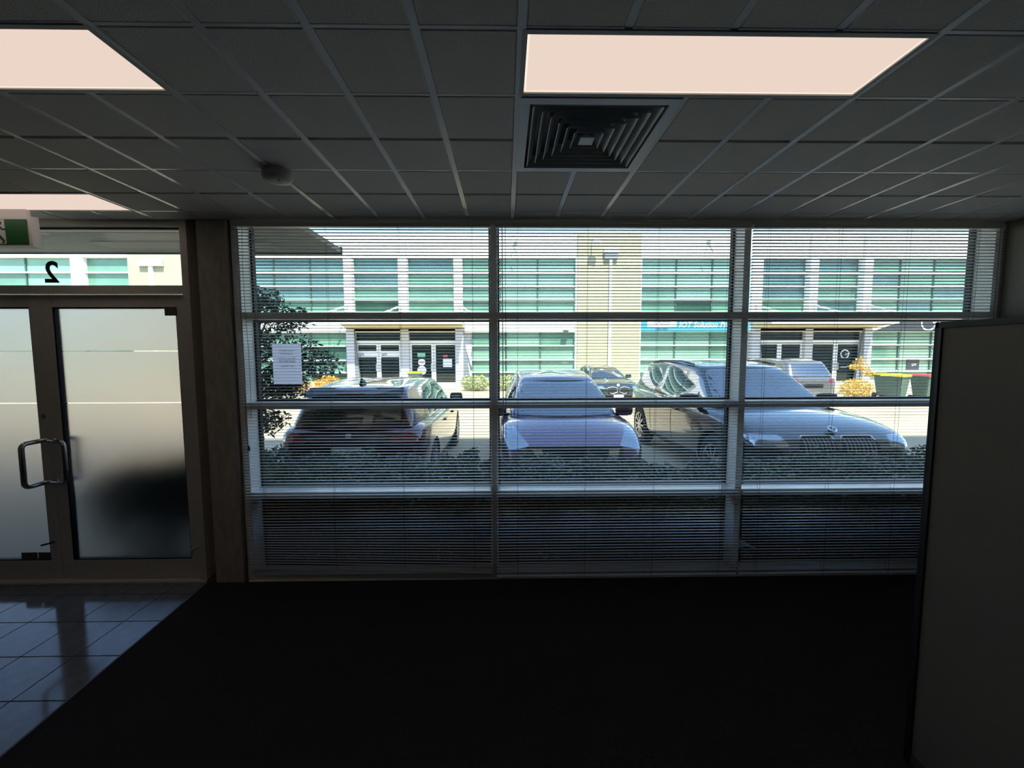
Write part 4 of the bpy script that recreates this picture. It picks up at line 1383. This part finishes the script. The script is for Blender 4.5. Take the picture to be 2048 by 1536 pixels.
# --- purple grey hatchback, nose to the window
def purple_details(D, t, S):
    D('windscreen_surround', [(-.735, 1.02), (.735, 1.02), (.565, 1.45), (-.565, 1.45)], 'Y', 1, M['car_black'], off=.002, r=.10)
    D('windscreen', [(-.70, 1.04), (.70, 1.04), (.54, 1.43), (-.54, 1.43)], 'Y', 1, M['car_glass'], off=.005, r=.09)
    D('cowl', [(-.72, 1.18), (.72, 1.18), (.72, 1.26), (-.72, 1.26)], 'Z', 1, M['car_black'], off=.002, r=.02)
    D('headlamp', [(.50, .80), (.86, .74), (.84, .99), (.74, 1.01)], 'Y', 1, M['lamp_clear'], both=True, off=.006, r=.04, res=.03)
    D('grille', [(-.42, .46), (.42, .46), (.55, .78), (-.55, .78)], 'Y', 1, M['car_black'], off=.005, r=.03, res=.04)
    D('lower_grille', [(-.62, .26), (.62, .26), (.58, .42), (-.58, .42)], 'Y', 1, M['car_black'], off=.006, r=.03)
    D('grille_trim', [(.28, .44), (.36, .44), (.50, .78), (.38, .78)], 'Y', 1, M['car_chrome'], both=True, off=.016, r=.01, res=.02)
    D('fog_lamp', [(.60, .36), (.80, .36), (.82, .5), (.62, .5)], 'Y', 1, M['car_black'], both=True, off=.006, r=.05)
    e = obj('emblem', lathe([(.075, 0), (.092, 0), (.092, .012), (.075, .012)], 32, 'Y', True), M['car_chrome'], t); e.location = (0, 2.255, .64)
    obj('emblem_bar', B(-.10, .10, 0, .012, -.014, .014, .003), M['car_chrome'], e)
    D('front_bumper_line', [(-.55, .785), (.55, .785), (.55, .80), (-.55, .80)], 'Y', 1, M['car_black'], off=.004, r=0)
    plate(t, 2.27, .42)
    D('side_window', [(-.55, 1.0), (.25, .98), (.25, 1.38), (-.50, 1.42)], 'X', 1, M['car_glass'], both=True, r=.04)
    D('side_window', [(.32, .98), (1.20, 1.0), (.72, 1.28), (.32, 1.38)], 'X', 1, M['car_glass'], both=True, r=.04)
    D('quarter_window', [(-1.40, 1.1), (-.62, 1.0), (-.58, 1.40), (-1.1, 1.36)], 'X', 1, M['car_glass'], both=True, r=.04)
    D('rear_window', [(-.55, 1.05), (.55, 1.05), (.5, 1.38), (-.5, 1.38)], 'Y', -1, M['car_glass'], r=.07)
    for s in (-1, 1):
        q = obj('wiper', tube_path(bmesh.new(), [(s * .05 - .35, 1.34, 1.055), (s * .05 + .18, 1.30, 1.075)], .008, 6), M['car_black'], t)
    mirrors(t, S, .80, .98, 1.05, S['paint'])
PUR = dict(L=4.48, W=1.79, H=1.56, paint=M['paint_purple'], wheels=[(-1.35, .32), (1.34, .32)], shoulder=.99,
    body=[(-2.24, .65, .32, .85, .9), (-2.15, .90, .24, .98, 1.02), (-1.5, .985, .2, 1.02, 1.06), (0, 1, .18, .97, 1.0), (.9, 1, .18, .98, 1.04), (1.35, .99, .18, .98, 1.04), (1.75, .965, .19, .93, .99), (2.08, .90, .20, .83, .87), (2.21, .78, .24, .72, .745), (2.25, .62, .30, .60, .62)],
    cabin=[(.92, -2.0, 1.42, .82, 0), (1.03, -1.95, 1.26, .80, 0), (1.24, -1.80, .88, .72, 0), (1.42, -1.65, .56, .63, 0), (1.47, -1.58, .44, .60, .05), (1.50, -1.48, .28, .53, .06), (1.51, -1.25, .05, .38, .065)],
    crown=.015, bulge=(.08, .20), details=purple_details)
make_car('car_hatchback', 'purple grey hatchback, nose towards the middle window', .78, 6.66, PI, PUR)

# --- charcoal SUV, nose to the window
def suv_details(D, t, S):
    D('windscreen_surround', [(-.81, 1.13), (.81, 1.13), (.645, 1.615), (-.645, 1.615)], 'Y', 1, M['car_black'], off=.002, r=.10)
    D('windscreen', [(-.78, 1.15), (.78, 1.15), (.62, 1.595), (-.62, 1.595)], 'Y', 1, M['car_glass'], off=.005, r=.09)
    D('cowl', [(-.78, 1.20), (.78, 1.20), (.78, 1.27), (-.78, 1.27)], 'Z', 1, M['car_black'], off=.002, r=.02)
    D('grille', [(.03, .56), (.42, .56), (.46, .82), (.40, .90), (.06, .90), (.03, .82)], 'Y', 1, M['car_black'], both=True, off=.006, r=.04, res=.03)
    for s in (-1, 1):
        for k in range(8):
            xx = s * (.075 + k * .045)
            q = decal_bar(D, xx, S)
    D('grille_surround', [(.03, .895), (.06, .925), (.42, .925), (.47, .83), (.455, .83), (.40, .902), (.06, .902)], 'Y', 1, M['car_chrome'], both=True, off=.012, r=0, res=.03) if False else None
    for s in (-1, 1):
        pts = [(.03, .56), (.03, .84), (.07, .905), (.39, .905), (.455, .83), (.42, .56)]
        bm = tube_path(bmesh.new(), [(s * a, 2.435 - .10 * max(0, a - .15) ** 2 - .42 * max(0, b - .72), b) for a, b in pts], .012, 6, closed=True)
        obj('grille_surround', bm, M['car_chrome'], t)
    D('headlamp', [(.56, .80), (.94, .78), (.96, .90), (.62, .91)], 'Y', 1, M['lamp_clear'], both=True, off=.006, r=.03, res=.03)
    D('lower_grille', [(-.70, .30), (.70, .30), (.66, .50), (-.66, .50)], 'Y', 1, M['car_black'], off=.006, r=.04)
    D('fog_lamp', [(.70, .36), (.92, .36), (.92, .56), (.76, .56)], 'Y', 1, M['car_black'], both=True, off=.006, r=.03)
    e = obj('emblem', lathe([(.001, .006), (.035, .006), (.05, .004), (.05, -.02), (.001, -.02)], 28), M['car_chrome'], t); e.location = (0, 2.30, .975); e.rotation_euler = (-.62, 0, 0)
    q_ = obj('emblem_disc', lathe([(.001, .0085), (.034, .0085), (.034, .004), (.001, .004)], 24), M['blue_sign'], e)
    obj('emblem_quarter', B(0, .024, 0, .024, .008, .0105), M['white_print'], e); obj('emblem_quarter', B(-.024, 0, -.024, 0, .008, .0105), M['white_print'], e)
    D('side_window', [(-.75, 1.13), (.12, 1.10), (.12, 1.55), (-.70, 1.57)], 'X', 1, M['car_glass'], both=True, r=.04)
    D('side_window', [(.20, 1.10), (1.12, 1.09), (.62, 1.46), (.20, 1.55)], 'X', 1, M['car_glass'], both=True, r=.05)
    D('quarter_window', [(-1.75, 1.25), (-.84, 1.14), (-.80, 1.57), (-1.35, 1.52)], 'X', 1, M['car_glass'], both=True, r=.05)
    D('window_trim', [(-1.7, 1.075), (1.15, 1.06), (1.15, 1.08), (-1.7, 1.10)], 'X', 1, M['car_chrome'], both=True, off=.008, r=0)
    for yy in (-.62, .30):
        D('door_handle', [(yy - .11, .93), (yy + .11, .93), (yy + .11, .965), (yy - .11, .965)], 'X', 1, S['paint'], both=True, off=.035, r=.012)
    D('sill_trim', [(-1.02, .24), (1.02, .24), (1.02, .40), (-1.02, .36)], 'X', 1, M['car_black'], both=True, off=.008, r=.02)
    for yy in (.16, -.82):
        D('door_gap', [(yy - .005, .42), (yy + .005, .42), (yy + .005, 1.08), (yy - .005, 1.08)], 'X', 1, M['car_black'], both=True, off=.003, r=0)
    D('rear_window', [(-.6, 1.15), (.6, 1.15), (.52, 1.5), (-.52, 1.5)], 'Y', -1, M['car_glass'], r=.07)
    plate(t, 2.47, .46)
    mirrors(t, S, .92, .92, 1.17, M['car_black'], .24)
    for s in (-1, 1):
        obj('roof_rail', tube_path(bmesh.new(), [(s * .66, .25, 1.66), (s * .67, -.2, 1.705), (s * .67, -1.2, 1.70), (s * .65, -1.6, 1.65)], .016, 8), M['car_black'], t)
def decal_bar(D, xx, S):
    D('grille_bar', [(xx - .008, .57), (xx + .008, .57), (xx + .008, .89), (xx - .008, .89)], 'Y', 1, M['grey_shade'], off=.018, r=0, res=.06)
SUV = dict(L=4.9, W=2.0, H=1.75, paint=M['paint_grey'], wheels=[(-1.45, .38), (1.53, .38)], shoulder=.99,
    body=[(-2.45, .70, .36, .98, 1.02), (-2.38, .90, .28, 1.08, 1.12), (-1.8, .985, .24, 1.11, 1.16), (-.5, 1, .22, 1.08, 1.12), (.8, 1, .22, 1.07, 1.12), (1.3, 1, .22, 1.07, 1.14), (1.85, .985, .22, 1.01, 1.08), (2.22, .94, .23, .93, .985), (2.40, .84, .26, .84, .87), (2.45, .66, .32, .74, .76)],
    cabin=[(1.02, -2.28, 1.42, .93, 0), (1.12, -2.24, 1.26, .90, 0), (1.34, -2.12, .90, .82, 0), (1.57, -1.95, .56, .73, 0), (1.62, -1.88, .44, .70, .05), (1.655, -1.75, .28, .62, .06), (1.665, -1.5, .0, .45, .065)],
    crown=.015, bulge=(.08, .18), details=suv_details)
make_car('car_suv', 'charcoal SUV, nose and twin grille towards the right window', 3.74, 6.86, PI, SUV)

# --- far dark green coupe facing us
def coupe_details(D, t, S):
    D('windscreen', [(-.70, .98), (.70, .98), (.54, 1.34), (-.54, 1.34)], 'Y', 1, M['car_glass'], r=.08)
    D('grille', [(.04, .42), (.40, .42), (.42, .66), (.08, .68)], 'Y', 1, M['car_black'], both=True, off=.006, r=.08)
    for s in (-1, 1):
        obj('grille_surround', tube_path(bmesh.new(), [(s * .04, 2.30, .5), (s * .06, 2.30, .66), (s * .22, 2.29, .69), (s * .40, 2.27, .66), (s * .42, 2.27, .5), (s * .22, 2.30, .44)], .018, 6, closed=True), M['car_chrome'], t)
    D('headlamp', [(.52, .62), (.84, .64), (.84, .74), (.56, .72)], 'Y', 1, M['lamp_clear'], both=True, off=.006, r=.03)
    D('lower_grille', [(-.6, .22), (.6, .22), (.56, .38), (-.56, .38)], 'Y', 1, M['car_black'], off=.006, r=.04)
    e = obj('emblem', lathe([(.001, .01), (.05, .01), (.05, -.02), (.001, -.02)], 20, 'Y'), M['white_print'], t); e.location = (0, 2.24, .75)
    D('side_window', [(-1.0, .98), (.95, .96), (.45, 1.22), (-.6, 1.27)], 'X', 1, M['car_glass'], both=True, r=.05)
    D('rear_window', [(-.55, .98), (.55, .98), (.46, 1.28), (-.46, 1.28)], 'Y', -1, M['car_glass'], r=.06)
    plate(t, 2.32, .36)
    mirrors(t, S, .82, .80, 1.0, S['paint'])
CPE = dict(L=4.6, W=1.84, H=1.42, paint=M['paint_green'], wheels=[(-1.4, .33), (1.4, .33)], shoulder=.99,
    body=[(-2.3, .68, .32, .80, .84), (-2.2, .9, .24, .92, .95), (-1.5, .985, .19, .95, .98), (0, 1, .18, .92, .94), (1.0, 1, .18, .92, .97), (1.6, .98, .18, .87, .93), (2.08, .92, .19, .77, .82), (2.25, .8, .22, .66, .69), (2.3, .62, .28, .56, .58)],
    cabin=[(.86, -1.75, 1.35, .82, 0), (.96, -1.65, 1.15, .80, 0), (1.15, -1.35, .75, .71, 0), (1.29, -1.10, .42, .62, 0), (1.33, -1.02, .30, .59, .045), (1.355, -.92, .15, .52, .055), (1.36, -.75, -.1, .35, .06)],
    crown=.012, bulge=(.08, .16), details=coupe_details)
make_car('car_coupe', 'dark green coupe parked before the cream pillar, facing the window', 4.0, 17.1, PI + .06, CPE)

# --- far silver SUV, rear to us
def silver_details(D, t, S):
    D('rear_window', [(-.64, 1.15), (.64, 1.15), (.56, 1.52), (-.56, 1.52)], 'Y', -1, M['car_glass'], r=.06)
    D('tail_lamp', [(.50, .92), (.92, .92), (.92, 1.04), (.56, 1.05)], 'Y', -1, M['lamp_red'], both=True, off=.008)
    D('chrome_strip', [(-.48, .93), (.48, .93), (.48, .965), (-.48, .965)], 'Y', -1, M['car_chrome'], off=.01, r=0)
    D('rear_bumper', [(-.74, .26), (.74, .26), (.78, .48), (-.78, .48)], 'Y', -1, M['car_black'], off=.01, r=.05)
    D('tailgate_recess', [(-.32, .72), (.32, .72), (.34, .86), (-.34, .86)], 'Y', -1, M['car_black'], off=.003)
    plate(t, -2.40, .79)
    D('side_window', [(-.7, 1.12), (.15, 1.10), (.15, 1.5), (-.65, 1.53)], 'X', 1, M['car_glass'], both=True, r=.04)
    D('side_window', [(.22, 1.1), (1.12, 1.09), (.62, 1.42), (.22, 1.5)], 'X', 1, M['car_glass'], both=True, r=.04)
    D('quarter_window', [(-1.7, 1.18), (-.78, 1.13), (-.74, 1.53), (-1.35, 1.48)], 'X', 1, M['car_glass'], both=True, r=.04)
    D('windscreen', [(-.7, 1.12), (.7, 1.12), (.58, 1.55), (-.58, 1.55)], 'Y', 1, M['car_glass'], r=.08)
    for s in (-1, 1):
        obj('roof_rail', tube_path(bmesh.new(), [(s * .64, .2, 1.62), (s * .65, -.2, 1.70), (s * .65, -1.3, 1.69), (s * .63, -1.65, 1.61)], .02, 8), M['car_chrome'], t)
    mirrors(t, S, .90, .92, 1.14, S['paint'])
SIL = dict(SUV, W=1.9, paint=M['paint_silver'], details=silver_details,
    cabin=[(1.02, -2.32, 1.42, .88, 0), (1.12, -2.28, 1.26, .86, 0), (1.34, -2.16, .90, .78, 0), (1.55, -2.02, .56, .71, 0), (1.60, -1.95, .44, .68, .05), (1.635, -1.82, .28, .60, .06), (1.645, -1.5, .0, .45, .065)])
make_car('car_suv', 'silver SUV with red tail lamps parked far off by the right entrance', 10.4, 16.0, 0, SIL)
